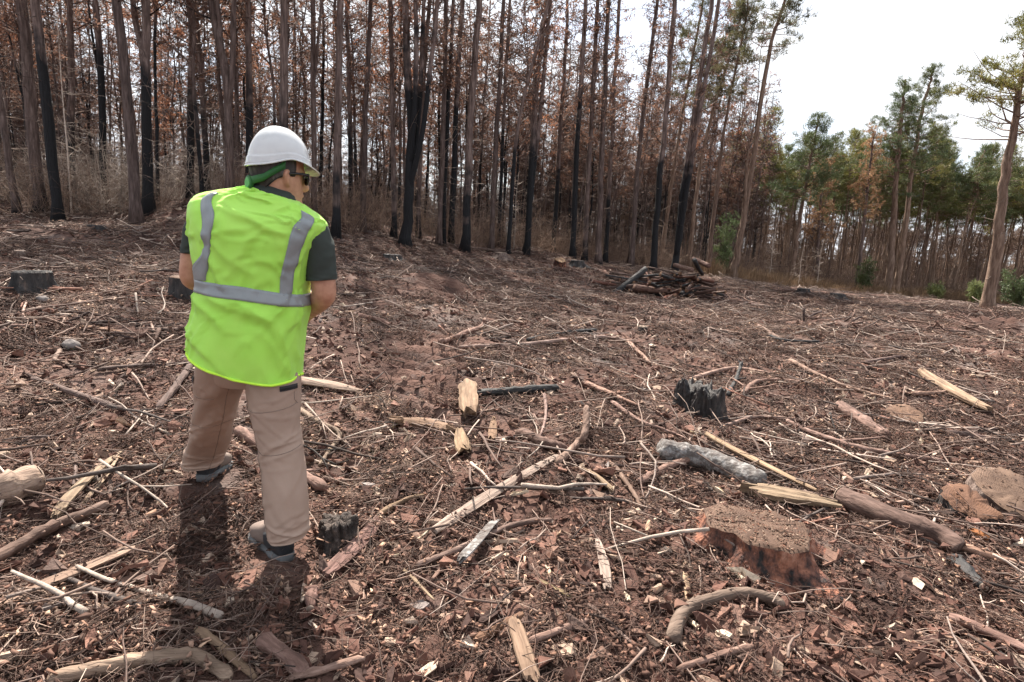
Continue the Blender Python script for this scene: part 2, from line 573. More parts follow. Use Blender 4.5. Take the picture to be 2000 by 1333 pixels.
# ------------------------------------------------------------------ scatter: one object of uncountable pieces
def scatter(name, variants, pts, eul, scl, label, cat):
    src = bpy.data.collections.new(name + '_pieces')
    for i, (me, mat) in enumerate(variants):
        if isinstance(me, MB):
            me = me.mesh('%s_piece' % name, smooth=not name.startswith('bark'))
        if mat is not None:
            me.materials.append(mat)
        src.objects.link(bpy.data.objects.new('%s_piece_%02d' % (name, i), me))
    me = bpy.data.meshes.new(name)
    me.from_pydata([tuple(p) for p in pts], [], [])
    a = me.attributes.new('rot', 'FLOAT_VECTOR', 'POINT')
    a.data.foreach_set('vector', np.asarray(eul, np.float32).ravel())
    a = me.attributes.new('scl', 'FLOAT_VECTOR', 'POINT')
    s = np.asarray(scl, np.float32)
    if s.ndim == 1:
        s = np.repeat(s[:, None], 3, 1)
    a.data.foreach_set('vector', s.ravel())
    a = me.attributes.new('idx', 'INT', 'POINT')
    a.data.foreach_set('value', rng.integers(0, len(variants), len(pts)).astype(np.int32))
    o = bpy.data.objects.new(name, me)
    COL.objects.link(o)
    g = bpy.data.node_groups.new(name, 'GeometryNodeTree')
    g.interface.new_socket('Geometry', in_out='INPUT', socket_type='NodeSocketGeometry')
    g.interface.new_socket('Geometry', in_out='OUTPUT', socket_type='NodeSocketGeometry')
    n, L = g.nodes, g.links
    gi, go = n.new('NodeGroupInput'), n.new('NodeGroupOutput')
    ci = n.new('GeometryNodeCollectionInfo')
    ci.inputs['Collection'].default_value = src
    ci.inputs['Separate Children'].default_value = True
    ci.inputs['Reset Children'].default_value = True
    ip = n.new('GeometryNodeInstanceOnPoints')
    ip.inputs['Pick Instance'].default_value = True

    def at(nm, ty):
        q = n.new('GeometryNodeInputNamedAttribute')
        q.data_type = ty
        q.inputs['Name'].default_value = nm
        return q.outputs['Attribute']
    L.new(gi.outputs[0], ip.inputs['Points'])
    L.new(ci.outputs[0], ip.inputs['Instance'])
    L.new(at('idx', 'INT'), ip.inputs['Instance Index'])
    L.new(at('rot', 'FLOAT_VECTOR'), ip.inputs['Rotation'])
    L.new(at('scl', 'FLOAT_VECTOR'), ip.inputs['Scale'])
    L.new(ip.outputs[0], go.inputs[0])
    md = o.modifiers.new('scatter', 'NODES')
    md.node_group = g
    tag(o, label, cat, kind='stuff')
    return o


# ------------------------------------------------------------------ trees
def leaves(C, D, k, L, W, spread, colj=0.25):
    n = len(C)
    C = np.repeat(C, k, 0)
    D = np.repeat(D, k, 0)
    m = len(C)
    d = nrm(D + spread * rng.normal(size=(m, 3)))
    s = nrm(np.cross(d, rng.normal(size=(m, 3))))
    l = L * rng.uniform(.6, 1.3, (m, 1))
    w = W * rng.uniform(.6, 1.3, (m, 1))
    b = C + .35 * L * rng.normal(size=(m, 3))
    V = np.stack([b - s * w * .5, b + s * w * .5, b + d * l], 1).reshape(-1, 3)
    F = np.arange(m * 3).reshape(-1, 3)
    c = np.repeat(rng.uniform(1 - colj, 1 + colj, (n, 1)), k, 0) * rng.uniform(.85, 1.15, (m, 1))
    c = np.repeat(c, 3, 0) * np.ones((1, 3))
    return V, F, c


def path_at(P, h):
    """point of a stem path at height h above its foot"""
    z = P[:, 2] - P[0, 2]
    return np.array([np.interp(h, z, P[:, i]) for i in range(3)])


def trunk_mesh(stems, sides=10):
    mb = MB()
    for P, r0, r1, flare in stems:
        k = max(10, int(len(P)))
        Q = spline(P, 26)
        s = np.linspace(0, 1, 26)
        rad = r0 + (r1 - r0) * s ** .9
        if flare:
            zz = Q[:, 2] - Q[0, 2]
            rad = rad * (1 + .55 * np.exp(-zz / .22))
        Q[1:-1] += rng.normal(scale=r0 * .13, size=(24, 3)) * [1, 1, 0]
        V, F = tube(Q, rad, sides, jit=.10)
        mb.add(V, F)
    return mb


def crown_meshes(P, h0, h1, reach, nb, kind, tuft_k, L, W, per_m=5.0, bare=0.15):
    bm, lm = MB(), MB()
    cs, ds = [], []
    for i in range(nb):
        u = rng.uniform() ** (0.8 if kind == 'green' else 0.9)
        h = h0 + (h1 - h0) * u
        a = rng.uniform(0, 2 * math.pi)
        if kind == 'green':
            shape = (1.0 - .88 * u ** 1.5) * (.6 + .4 * min(1, u / .15))
            rise = .05 + .45 * u * u
        else:
            shape = (1 - .6 * u)
            rise = rng.uniform(.25, .9)
        ln = reach * shape * rng.uniform(.55, 1.15)
        st = path_at(P, h)
        d = np.array([math.cos(a), math.sin(a), rise])
        d /= np.linalg.norm(d)
        pts = [st]
        q = st.copy()
        for s in range(4):
            d = nrm((d + rng.normal(scale=.16, size=3) + np.array([0, 0, .10 if kind == 'green' else -.02]))[None])[0]
            q = q + d * ln / 4
            pts.append(q)
        pts = np.array(pts)
        r = .010 + .010 * ln
        V, F = tube(pts, np.linspace(r, .005, 5), 3, cap=(False, False))
        bm.add(V, F)
        if rng.uniform() < bare:
            continue
        nt_ = max(2, int(ln * per_m))
        for j in range(nt_):
            f = rng.uniform(.45, 1.0) if kind == 'green' else rng.uniform(.25, 1.0)
            c = np.array([np.interp(f * 4, range(5), pts[:, ax]) for ax in range(3)])
            off = rng.normal(size=3) * [1, 1, .16 if kind == 'green' else .5]
            off = off / np.linalg.norm(off) * rng.uniform(.05, .42) * (.5 + .25 * ln)
            e = c + off
            if j % 2 == 0:
                V, F = tube(np.array([c, (c + e) / 2 + rng.normal(scale=.02, size=3), e]), [.006, .005, .003], 3, cap=(False, False))
                bm.add(V, F)
            cs.append(e)
            ds.append(nrm((off + np.array([0, 0, .35 if kind == 'green' else -.15]))[None])[0])
    V, F, c = leaves(np.array(cs), np.array(ds), tuft_k, L, W, .75 if kind == 'green' else .9)
    lm.add(V, F, c)
    return bm, lm


def dead_branches(P, h0, h1, n, ln=(.4, 1.5), r=.010):
    mb = MB()
    for i in range(n):
        h = rng.uniform(h0, h1)
        a = rng.uniform(0, 2 * math.pi)
        l = rng.uniform(*ln)
        q = path_at(P, h)
        d = np.array([math.cos(a), math.sin(a), rng.uniform(-.25, .55)])
        pts = [q]
        for s in range(3):
            d = d + rng.normal(scale=.22, size=3)
            q = q + d / np.linalg.norm(d) * l / 3
            pts.append(q)
        pts = np.array(pts)
        c = rng.uniform(.5, 1.5)
        V, F = tube(pts, np.linspace(r, r * .35, 4), 3, cap=(False, False))
        mb.add(V, F, c)
        for _ in range(rng.integers(1, 4)):
            b = pts[rng.integers(1, 3)]
            e = b + rng.normal(scale=.22, size=3) * l
            V, F = tube(np.array([b, e]), [r * .5, r * .25], 3, cap=(False, False))
            mb.add(V, F, c)
    return mb


def stem_path(pix, Y, H):
    """stem standing at depth Y through photo positions, carried on up to height H"""
    p = [U(x, y, Y) for x, y in pix]
    p[0] = np.array([p[0][0], Y, float(T(p[0][0], Y)) - .05])
    p = [q for i, q in enumerate(p) if i == 0 or q[2] > p[0][2] + .3]
    top = p[-1]
    d = top - p[-2]
    d[:2] *= .6
    while top[2] - p[0][2] < H:
        top = top + d / np.linalg.norm(d) * 1.6 + np.array([*rng.normal(scale=.06, size=2), 0])
        p.append(top)
    p = np.array(p)
    p[1:, 1] += np.cumsum(rng.normal(scale=.05, size=len(p) - 1))
    return p


def placed_tree(pix, Y, wpx, label, H=13.5, forks=(), kind='burnt', group=None, h0=.36, reach=1.7, nb=46, per_m=6, name='burnt_pine', dead=26, tuft=5, leafmat=None):
    P = stem_path(pix, Y, H)
    base = P[0].copy()
    r0 = .5 * wpx * Y / PF * .95
    stems = [(P, r0, r0 * .22, True)]
    for fp in forks:
        q = [U(x, y, Y + rng.uniform(-.25, .25)) for x, y in fp[0]]
        d = q[-1] - q[-2]
        while q[-1][2] - base[2] < (fp[2] if len(fp) > 2 else H):
            q.append(q[-1] + d / np.linalg.norm(d) * 1.6)
        q = np.array(q)
        q[0] = path_at(P, q[0][2] - base[2])
        rf = .5 * fp[1] * Y / PF
        stems.append((q, rf, rf * .25, False))
    local = [(p - base, a, b, f) for p, a, b, f in stems]
    t = thing(name, label, 'tree', base, 0, group)
    green = kind == 'green'
    obj('trunk', trunk_mesh(local), MAT['bark_pine' if green else 'bark_burnt'], t)
    Pl = local[0][0]
    if dead:
        obj('dead_branches', dead_branches(Pl, 1.2, H * .7, dead), MAT['dead_twig'], t)
    bm, lm = MB(), MB()
    for k_, (q, a, b, f) in enumerate(local):
        hh = q[-1, 2] - q[0, 2]
        lo = H * h0 - q[0, 2]
        if hh - max(lo, 0) < 2:
            continue
        if green:
            x = crown_meshes(q, max(lo, .3), hh, reach, nb, 'green', 22, .17, .026, per_m)
        else:
            x = crown_meshes(q, max(lo, .3), hh, reach * (1 if k_ == 0 else .7), nb if k_ == 0 else nb // 2, 'burnt', tuft, .15, .045, per_m)
        for src, dst in zip(x, (bm, lm)):
            o_ = np.concatenate(src.V)
            dst.add(o_, src.F, np.concatenate(src.C)[:, :3])
    obj('branches', bm, MAT['bark_burnt' if not green else 'bark_pine'], t)
    obj('crown', lm, MAT[leafmat or 'needle_green' if green else ('needle_orange' if name == 'scorched_pine' else 'needle_brown')], t)
    return t


FRONT = 'scorched pines along the front of the burnt stand'
TL = []   # taken spots
FR = []   # bearings of the front trees and how to call them


def name_ok(full, s_):
    return len(s_.split()) >= 3 and all(s_ != q for _, q in FR)


def PT(*a, ref=None, **k):
    t = placed_tree(*a, **k)
    TL.append((t.location.x, t.location.y))
    s_ = re.split(r', | with | at | just | standing | leaning | rising | right of | right behind | left of | beside | next | between | close | among | in the | by the | bending | fanning | forking | half | well | above | behind | second | third | fourth | nearest | towering | over | reaching ', a[3])[0]
    if ref:
        FR.append((t.location.x / t.location.y, ref))
    elif name_ok(a[3], s_):
        FR.append((t.location.x / t.location.y, s_))
    return t


PT([(34, 412), (17, 300), (0, 200)], 16, 14, 'thin leaning scorched pine at the far left edge of the clearing', group=FRONT)
PT([(77, 405), (60, 230), (39, 0)], 16.4, 23, 'thick black-based pine, second trunk from the left edge', group=FRONT)
PT([(113, 428), (100, 240), (80, 0)], 15.2, 20, 'pale grey-stemmed pine with black foot, third from the left edge', group=FRONT)
PT([(140, 386), (139, 200), (139, 0)], 18.5, 14, 'dark straight pine just right of the pale grey-stemmed pine at left', group=FRONT)
PT([(203, 405), (199, 200), (191, 0)], 18, 14, 'brown scorched pine standing behind the grey brush at left', group=FRONT)
PT([(266, 430), (250, 240), (225, 0)], 15, 21, 'grey pine leaning left, its foot nearest the clearing left of the worker', group=FRONT)
PT([(289, 410), (287, 200), (283, 0)], 16, 20, 'blackened pine with a brown fork, beside the left-leaning grey pine', forks=[([(284, 125), (268, 60), (259, 0)], 12)], group=FRONT)
PT([(371, 386), (371, 240), (367, 75), (364, 0)], 18.5, 14, 'dark knotty pine left of the forked grey tree', group=FRONT)
PT([(405, 368), (397, 200), (379, 0)], 19.5, 12, 'slender black pine leaning left next to the forked grey tree', group=FRONT)
PT([(449, 378), (446, 215), (442, 150), (408, 0)], 17, 18, 'grey tree forking into three upright limbs left of the white hard hat',
   forks=[([(446, 210), (434, 120), (425, 0)], 10), ([(447, 205), (455, 110), (456, 0)], 11)], group=FRONT)
PT([(485, 385), (484, 200), (482, 0)], 18, 14, 'brown straight pine just left of the white hard hat', group=FRONT)
PT([(549, 430), (552, 240), (553, 0)], 16.5, 18, 'thick brown pine rising right behind the white hard hat', group=FRONT)
PT([(614, 412), (612, 200), (610, 0)], 19, 11, 'thin many-branched pine just right of the white hard hat', group=FRONT, forks=[([(612, 180), (622, 80), (628, 0)], 6)])
PT([(655, 465), (660, 230), (664, 0)], 17, 15, 'lone smooth grey pine with black foot right of the worker', group=FRONT, dead=10, h0=.6)
PT([(683, 432), (683, 300), (680, 150), (676, 0)], 21, 9, 'thin black pine right behind the lone smooth grey pine', group=FRONT)
PT([(709, 447), (716, 220), (726, 0)], 20, 11, 'slim brown pine between the smooth grey pine and the forked clump', group=FRONT)
PT([(769, 466), (766, 230), (760, 0)], 20, 11, 'straight brown pine close left of the forked clump', group=FRONT)
PT([(792, 480), (797, 400), (801, 330), (800, 200), (790, 0)], 19, 22, 'black-footed clump fanning out into four grey stems in the middle',
   forks=[([(801, 330), (812, 180), (812, 0)], 11), ([(800, 350), (818, 240), (828, 0)], 10), ([(797, 380), (828, 240), (855, 0)], 11)], group=FRONT)
PT([(817, 465), (822, 250), (838, 0)], 21, 10, 'thin brown pine right behind the fanning clump', group=FRONT)
PT([(857, 472), (866, 240), (872, 0)], 20.5, 11, 'first of the close-set pines right of the fanning clump', group=FRONT)
PT([(866, 474), (874, 240), (886, 0)], 20.8, 9, 'second of the close-set pines right of the fanning clump', group=FRONT)
PT([(882, 471), (890, 240), (904, 0)], 21.5, 12, 'dark pine close left of the thick pale grey pine in the middle', group=FRONT)
PT([(908, 493), (917, 260), (935, 0)], 20, 17, 'thick pale grey pine with torn bark in the middle of the row', group=FRONT)
PT([(959, 487), (970, 250), (984, 0)], 22, 11, 'slim brown pine with black foot by the fallen log', group=FRONT)
PT([(974, 480), (983, 240), (996, 0)], 23.5, 8, 'thin pine half hidden behind the slim pine by the fallen log', group=FRONT)
PT([(992, 501), (1003, 330), (1019, 206), (1073, 0)], 21.5, 9, 'thin dark pine bending right near its top', group=FRONT)
PT([(1027, 497), (1040, 300), (1055, 100), (1069, 0)], 22.5, 14, 'twin-stemmed pine at the right end of the fallen log', forks=[([(1032, 430), (1062, 150), (1076, 0)], 9)], group=FRONT)
PT([(1081, 480), (1092, 300), (1106, 82), (1108, 0)], 26, 10, 'thin dark pine standing well behind the pale cut stump', group=FRONT)
PT([(1118, 507), (1128, 280), (1145, 0)], 24, 12, 'brown pine close right of the pale cut stump', group=FRONT)
PT([(1141, 515), (1152, 300), (1168, 0)], 24.5, 11, 'grey pine second to the right of the pale cut stump', group=FRONT)
PT([(1168, 521), (1176, 300), (1187, 0)], 24.5, 13, 'pale grey pine third to the right of the pale cut stump', group=FRONT)
PT([(1182, 517), (1194, 300), (1210, 0)], 26, 10, 'dark slim pine fourth to the right of the pale cut stump', group=FRONT)
PT([(1232, 518), (1252, 270), (1285, 0)], 25.5, 11, 'brown pine leaning right above the left end of the log pile', group=FRONT)
PT([(1275, 528), (1292, 320), (1318, 0)], 25, 14, 'grey pine with black foot right behind the log pile', group=FRONT)
PT([(1318, 529), (1340, 330), (1392, 0)], 25.5, 14, 'twin pine leaning right behind the right end of the log pile', forks=[([(1324, 500), (1348, 330), (1405, 0)], 11)], group=FRONT, kind='burnt', nb=50)
PT([(1383, 535), (1398, 380), (1423, 200), (1452, 60)], 27, 9, 'slim dark pine right of the log pile with a dull green top', H=12.2, group=FRONT, kind='green', h0=.58, reach=1.7, nb=75, dead=8, leafmat='needle_olive')
PT([(1430, 547), (1445, 470), (1461, 382), (1502, 112), (1532, 10)], 27.5, 15, 'tall grey pine with a bare broken fork and a green tuft on top', H=12.9,
   forks=[([(1452, 420), (1458, 330), (1463, 272)], 8, 4.0)], group=FRONT, kind='green', h0=.78, reach=1.8, nb=55, dead=6, leafmat='needle_olive', ref='tall grey forked pine')
PT([(1345, 520), (1372, 300), (1440, 60)], 29, 9, 'green-topped pine behind the twin leaning pine', H=12.6, kind='green', h0=.6, reach=1.9, nb=90, leafmat='needle_olive', group=FRONT, dead=8)
PT([(1290, 520), (1320, 300), (1368, 30)], 31, 9, 'rusty green pine towering behind the log pile', H=13.5, kind='green', h0=.62, reach=2.0, nb=90, leafmat='needle_olive', group=FRONT, dead=8)
GP = 'living pines on the right'
PT([(1542, 560), (1565, 414), (1600, 225)], 33, 12, 'green pine with a pointed crown right of the tall grey forked pine', H=9.0, kind='green', h0=.50, reach=2.2, nb=110, group=GP, name='green_pine', dead=8, ref='pointed green pine')
PT([(1735, 576), (1756, 306), (1770, 155)], 37, 15, 'left one of two tall twin green pines over the right forest', H=12.6, kind='green', h0=.52, reach=2.7, nb=120, group=GP, name='green_pine', dead=8, ref='left twin pine')
PT([(1750, 574), (1793, 265), (1826, 130)], 38, 12, 'right one of two tall twin green pines, with the highest pointed tip', H=13.2, kind='green', h0=.55, reach=2.9, nb=120, group=GP, name='green_pine', dead=8, ref='right twin pine')
PT([(1930, 603), (1952, 430), (1975, 286), (2000, 130)], 20.5, 24, 'large grey-stemmed green pine nearest the right edge of the photo', H=9.2, kind='green', h0=.62, reach=2.6, nb=85, group=GP, name='green_pine', dead=10, tuft=12, ref='big right-hand pine')
PT([(1672, 572), (1690, 420), (1700, 310)], 36, 8, 'orange-brown scorched pine among the green ones, left of the twin pines', H=9.3, kind='burnt', h0=.5, reach=1.5, nb=70, per_m=8, tuft=9, name='scorched_pine', group='orange scorched pines in the right forest', ref='orange-brown pine')
PT([(1595, 566), (1600, 430), (1607, 360)], 37, 7, 'small rusty brown pine behind the pointed green pine', H=7.0, kind='burnt', h0=.4, reach=1.6, nb=70, per_m=8, tuft=9, name='scorched_pine', group='orange scorched pines in the right forest')


# ---- the stand behind: shared shapes, every tree its own object
def proto(kind, H, r, h0, reach, nb, per_m, dead, fork=False, tuft=5):
    P = np.array([[0, 0, 0]] + [[*(rng.normal(scale=.018, size=2) * i), H * i / 7] for i in range(1, 8)])
    stems = [(P, r, r * .2, True)]
    if fork:
        b = path_at(P, H * .33)
        e = path_at(P, H * .9) + np.array([*rng.normal(scale=.7, size=2), 0])
        stems.append((np.array([b, (b * .4 + e * .6) + [*rng.normal(scale=.2, size=2), 0], e]), r * .6, r * .15, False))
    tm = trunk_mesh(stems, 7).mesh('trunk')
    tm.materials.append(MAT['bark_pine' if kind == 'green' else 'bark_burnt'])
    parts = [('trunk', tm)]
    if dead:
        d = dead_branches(P, .6, H * .65, dead).mesh('dead_branches')
        d.materials.append(MAT['dead_twig'])
        parts.append(('dead_branches', d))
    if kind == 'green':
        bm, lm = crown_meshes(P, H * h0, H, reach, nb, 'green', 18, .19, .030, per_m)
    else:
        bm, lm = crown_meshes(P, H * h0, H, reach, nb, 'burnt', tuft, .15, .045, per_m)
    bm, lm = bm.mesh('branches'), lm.mesh('crown')
    bm.materials.append(MAT['bark_pine' if kind == 'green' else 'bark_burnt'])
    lm.materials.append(MAT['needle_green' if kind == 'green' else 'needle_brown'])
    return parts + [('branches', bm), ('crown', lm)]


def stand(name, parts, x, y, s, label, group, tilt=.03):
    t = thing(name, label, 'tree', (x, y, float(T(x, y)) - .04), rng.uniform(0, 6.28), group)
    t.rotation_euler = (rng.normal(scale=tilt), rng.normal(scale=tilt), rng.uniform(0, 6.28))
    t.scale = (s, s, s)
    for nm, me in parts:
        obj(nm, me, None, t)
    return t


BURNT = [proto('burnt', rng.uniform(11.5, 14.5), rng.uniform(.045, .095), rng.uniform(.28, .45), rng.uniform(1.3, 1.9), 52, 6, 34, fork=(i % 3 == 0), tuft=7) for i in range(10)]
GREEN = [proto('green', rng.uniform(9.2, 10.8), rng.uniform(.06, .10), rng.uniform(.58, .72), rng.uniform(1.35, 1.9), 60, 5.5, 18) for i in range(6)]

LINE = np.array([(-40, 13), (-16, 15), (-10, 16.0), (-4, 19), (-1.7, 21.3), (3.9, 26), (10.8, 29), (16, 34), (26, 39), (40, 40), (60, 40)], float)


def line_y(x):
    return np.interp(x, LINE[:, 0], LINE[:, 1])


def free(x, y, d):
    return all((x - a) ** 2 + (y - b) ** 2 > d * d for a, b in TL)


n_b = n_g = 0
REC = []
tries = 0
while n_b < 252 and tries < 20000:
    tries += 1
    x = rng.uniform(-42, 17)
    y = line_y(x) + 1.0 + 27 * rng.uniform() ** 1.25
    if abs(x / y) > .97 or x > 6 + .25 * y or not free(x, y, 1.05):
        continue
    if x > 12 and y > 46:
        continue
    TL.append((x, y))
    near = y - line_y(x) < 6
    t = stand('burnt_pine', BURNT[rng.integers(len(BURNT))], x, y, rng.uniform(.82, 1.08) * (1 if near else .95), '', 'scorched pines inside the burnt stand')
    REC.append((t, x / y, y, 'scorched pine in the stand'))
    n_b += 1
tries = 0
while n_g < 175 and tries < 20000:
    tries += 1
    x = rng.uniform(6, 58)
    y = line_y(x) + 1.2 + 17 * rng.uniform() ** 1.2
    f = x / y
    if f > .99 or f < .36 or not free(x, y, 1.05):
        continue
    if f < .5 and y < line_y(x) + 5:
        continue
    TL.append((x, y))
    t = stand('green_pine', GREEN[rng.integers(len(GREEN))], x, y, rng.uniform(.92, 1.2), '', 'green pines of the right forest', .05)
    REC.append((t, x / y, y, 'green pine in the forest'))
    n_g += 1


# each tree of the stand is named by the nearest front tree, its side and its place in depth there
by = {}
for t, f, y, w in REC:
    bf, nm_ = min(FR, key=lambda q: abs(q[0] - f))
    by.setdefault((nm_, 'left' if f < bf else 'right', w), []).append((y, t))
ORD = ['nearest', 'second nearest', 'third nearest', 'fourth nearest', 'fifth nearest', 'sixth nearest', 'seventh nearest', 'eighth nearest']
for (nm_, sd, w), v in by.items():
    for i, (y, t) in enumerate(sorted(v, key=lambda q: q[0])):
        if i < len(ORD):
            t['label'] = '%s %s, %s of the %s' % (ORD[i], w, sd, nm_)
        else:
            t['label'] = 'far-off %s, %s of the %s' % (w, sd, nm_)
            t['group'] = 'farthest ' + w + ' ' + sd + ' of the ' + nm_


# ---- the far wood that closes the gaps, one mass
far_pts, far_rot, far_s = [], [], []
for i in range(520):
    f = rng.uniform(-1.05, 1.1)
    y = rng.uniform(46, 95)
    x = f * y
    if f > .3:
        y += 10
    far_pts.append((x, y, float(T(x, y)) - .1))
    far_rot.append((0, 0, rng.uniform(0, 6.28)))
    far_s.append(rng.uniform(.75, 1.0) * (.9 if f > .3 else .72))


def merged_tree(parts):
    mats = []
    me = bpy.data.meshes.new('far_tree')
    vs, fs, mi, off = [], [], [], 0
    for nm, m_ in parts:
        if nm == 'dead_branches':
            continue
        v = np.empty(len(m_.vertices) * 3, np.float32)
        m_.vertices.foreach_get('co', v)
        v = v.reshape(-1, 3)
        if m_.materials[0] not in mats:
            mats.append(m_.materials[0])
        k = mats.index(m_.materials[0])
        for p in m_.polygons:
            fs.append([off + i for i in p.vertices])
            mi.append(k)
        vs.append(v)
        off += len(v)
    me.from_pydata(np.concatenate(vs).tolist(), [], fs)
    a = me.attributes.new('col', 'FLOAT_COLOR', 'POINT')
    a.data.foreach_set('color', np.ones(off * 4, np.float32))
    me.polygons.foreach_set('material_index', np.array(mi, np.int32))
    for k in mats[1:]:
        me.materials.append(k)
    return me, mats[0]


def far_mesh(parts):
    me, m0 = merged_tree(parts)
    others = list(me.materials)
    me.materials.clear()
    me.materials.append(m0)
    for k in others:
        me.materials.append(k)
    return me


LOW = [proto('green', 7.0, .09, .06, 2.3, 90, 5, 0), proto('burnt', 7.0, .09, .05, 2.2, 90, 8, 0, tuft=9)]
FARV = [far_mesh(p) for p in (GREEN[0], GREEN[1], GREEN[2], BURNT[0], BURNT[1])]
LOWV = [far_mesh(p) for p in LOW]


pts, eul, scl = [], [], []
while len(pts) < 270:
    f = rng.uniform(-.98, .42) if rng.uniform() < .5 else rng.uniform(.0, .42)
    x_ = f * 28
    y = line_y(x_) + rng.uniform(9, 40)
    pts.append((f * y, y, float(T(f * y, y)) - .1))
    eul.append((*rng.normal(scale=.03, size=2), rng.uniform(0, 6.28)))
    scl.append(rng.uniform(.65, 1.0))
BV = [far_mesh(p) for p in BURNT[2:7]]
scatter('burnt_wood_beyond', [(me, None) for me in BV], np.array(pts), eul, scl, 'mass of thin burnt trunks and scorched tops far inside the stand', 'woodland')
scatter('far_wood', [(me, None) for me in FARV], np.array(far_pts), far_rot, far_s, 'distant mixed wood closing the gaps between the trunks', 'woodland')

pts, eul, scl = [], [], []
while len(pts) < 430:
    f = rng.uniform(-1.0, 1.1)
    x_ = f * 45
    y = line_y(x_) + rng.uniform(24, 42)
    x = f * y
    pts.append((x, y, float(T(x, y)) - .1))
    eul.append((0, 0, rng.uniform(0, 6.28)))
    scl.append(rng.uniform(.6, 1.0) * (1.0 if f > .25 else .75))
fi = np.array([p[0] / p[1] for p in pts])
for nm, me, k, lab in (('young_pine_thicket', LOWV[0], fi > .28, 'dark thicket of young pines between the trunks of the right forest'), ('scorched_thicket', LOWV[1], fi <= .28, 'rust-brown scorched thicket behind the burnt trunks')):
    scatter(nm, [(me, None)], np.array(pts)[k], np.array(eul)[k], np.array(scl)[k], lab, 'thicket')

# ------------------------------------------------------------------ undergrowth at the foot of the trees
def brush_clump(n, hgt, r, spread, curl=.25, twigs=5):
    mb = MB()
    for i in range(n):
        a = rng.uniform(0, 6.28)
        b = np.array([math.cos(a), math.sin(a), 0]) * rng.uniform(0, spread)
        h = hgt * rng.uniform(.45, 1.1)
        d = np.array([math.cos(a) * .35, math.sin(a) * .35, 1.0]) + rng.normal(scale=.22, size=3)
        p = [b - [0, 0, .05]]
        for s in range(4):
            d = d + rng.normal(scale=curl, size=3)
            p.append(p[-1] + d / np.linalg.norm(d) * h / 4)
        p = np.array(p)
        c = rng.uniform(.55, 1.5)
        V, F = tube(p, np.linspace(r, r * .4, 5), 3, cap=(False, False))
        mb.add(V, F, c)
        for _ in range(twigs):
            f = rng.uniform(.8, 3.9)
            q = np.array([np.interp(f, range(5), p[:, k]) for k in range(3)])
            e = q + rng.normal(size=3) * [1, 1, .7] * h * .17
            V, F = tube(np.array([q, (q + e) / 2 + rng.normal(scale=.02, size=3), e]), [r * .5, r * .4, r * .25], 3, cap=(False, False))
            mb.add(V, F, c)
    return mb


BR = [brush_clump(30, rng.uniform(1.4, 2.4), .0065, .75, twigs=6) for _ in range(6)]
MAT['brush'] = M('brush', [(0.3, (0.13, 0.095, 0.08)), (0.7, (0.33, 0.265, 0.225))], scale=1.5, bump=0, attr=True, rand=[(0, (.45, .38, .36)), (.5, (.8, .68, .6)), (1, (1.15, 1.0, .85))])
MAT['grey_brush'] = M('grey_brush', [(0.3, (0.17, 0.14, 0.12)), (0.7, (0.42, 0.37, 0.33))], scale=1.5, bump=0, attr=True, rand=[(0, (.5, .47, .45)), (1, (1.15, 1.1, 1.05))])
pts, eul, scl = [], [], []
while len(pts) < 640:
    x = rng.uniform(-30, 45)
    y = line_y(x) + .3 + 13 * rng.uniform() ** 1.3
    if abs(x / y) > 1.0:
        continue
    pts.append((x, y, float(T(x, y))))
    eul.append((*rng.normal(scale=.1, size=2), rng.uniform(0, 6.28)))
    scl.append(rng.uniform(.55, 1.15))
scatter('dry_undergrowth', [(b, MAT['brush']) for b in BR], pts, eul, scl, 'dry brown brush and bare stems under the burnt trees', 'undergrowth')
# grey brush at the left, thicker and taller
BR2 = [brush_clump(34, rng.uniform(1.6, 2.6), .0075, .7, curl=.35, twigs=7) for _ in range(4)]
k = 0
for (px, Y) in [(160, 16.6), (215, 17), (255, 18.2), (310, 17.4), (345, 18), (190, 19), (60, 18.5), (120, 18), (10, 18), (395, 19.5), (240, 16.4), (330, 19.5), (420, 20)]:
    p = U(px, 410, Y)
    t = thing('dead_shrub', ['bleached', 'bare', 'tangled', 'brittle', 'sun-lit', 'wiry', 'thin', 'dense', 'low', 'leafless', 'pale', 'ragged', 'twiggy'][k] + ' grey dead shrub ' +
              ['between the first dark pines', 'left of the leaning grey pine', 'at the foot of the leaning grey pine', 'right of the leaning grey pine', 'left of the worker\'s shoulder', 'behind the leaning grey pine',
               'beside the second pine from the left', 'right of the black-footed pale pine', 'at the left edge', 'by the knotty pine', 'in front of the brown scorched pine', 'behind the knotty pine', 'behind the forked grey tree'][k],
              'shrub', (p[0], Y, float(T(p[0], Y))), rng.uniform(0, 6.28), 'grey dead shrubs at the left')
    obj('stems', BR2[k % 4].mesh('stems') if k < 4 else bpy.data.meshes['stems' if k % 4 == 0 else 'stems.%03d' % (k % 4)], MAT['grey_brush'], t)
    s = rng.uniform(.8, 1.25)
    t.scale = (s, s, s)
    k += 1
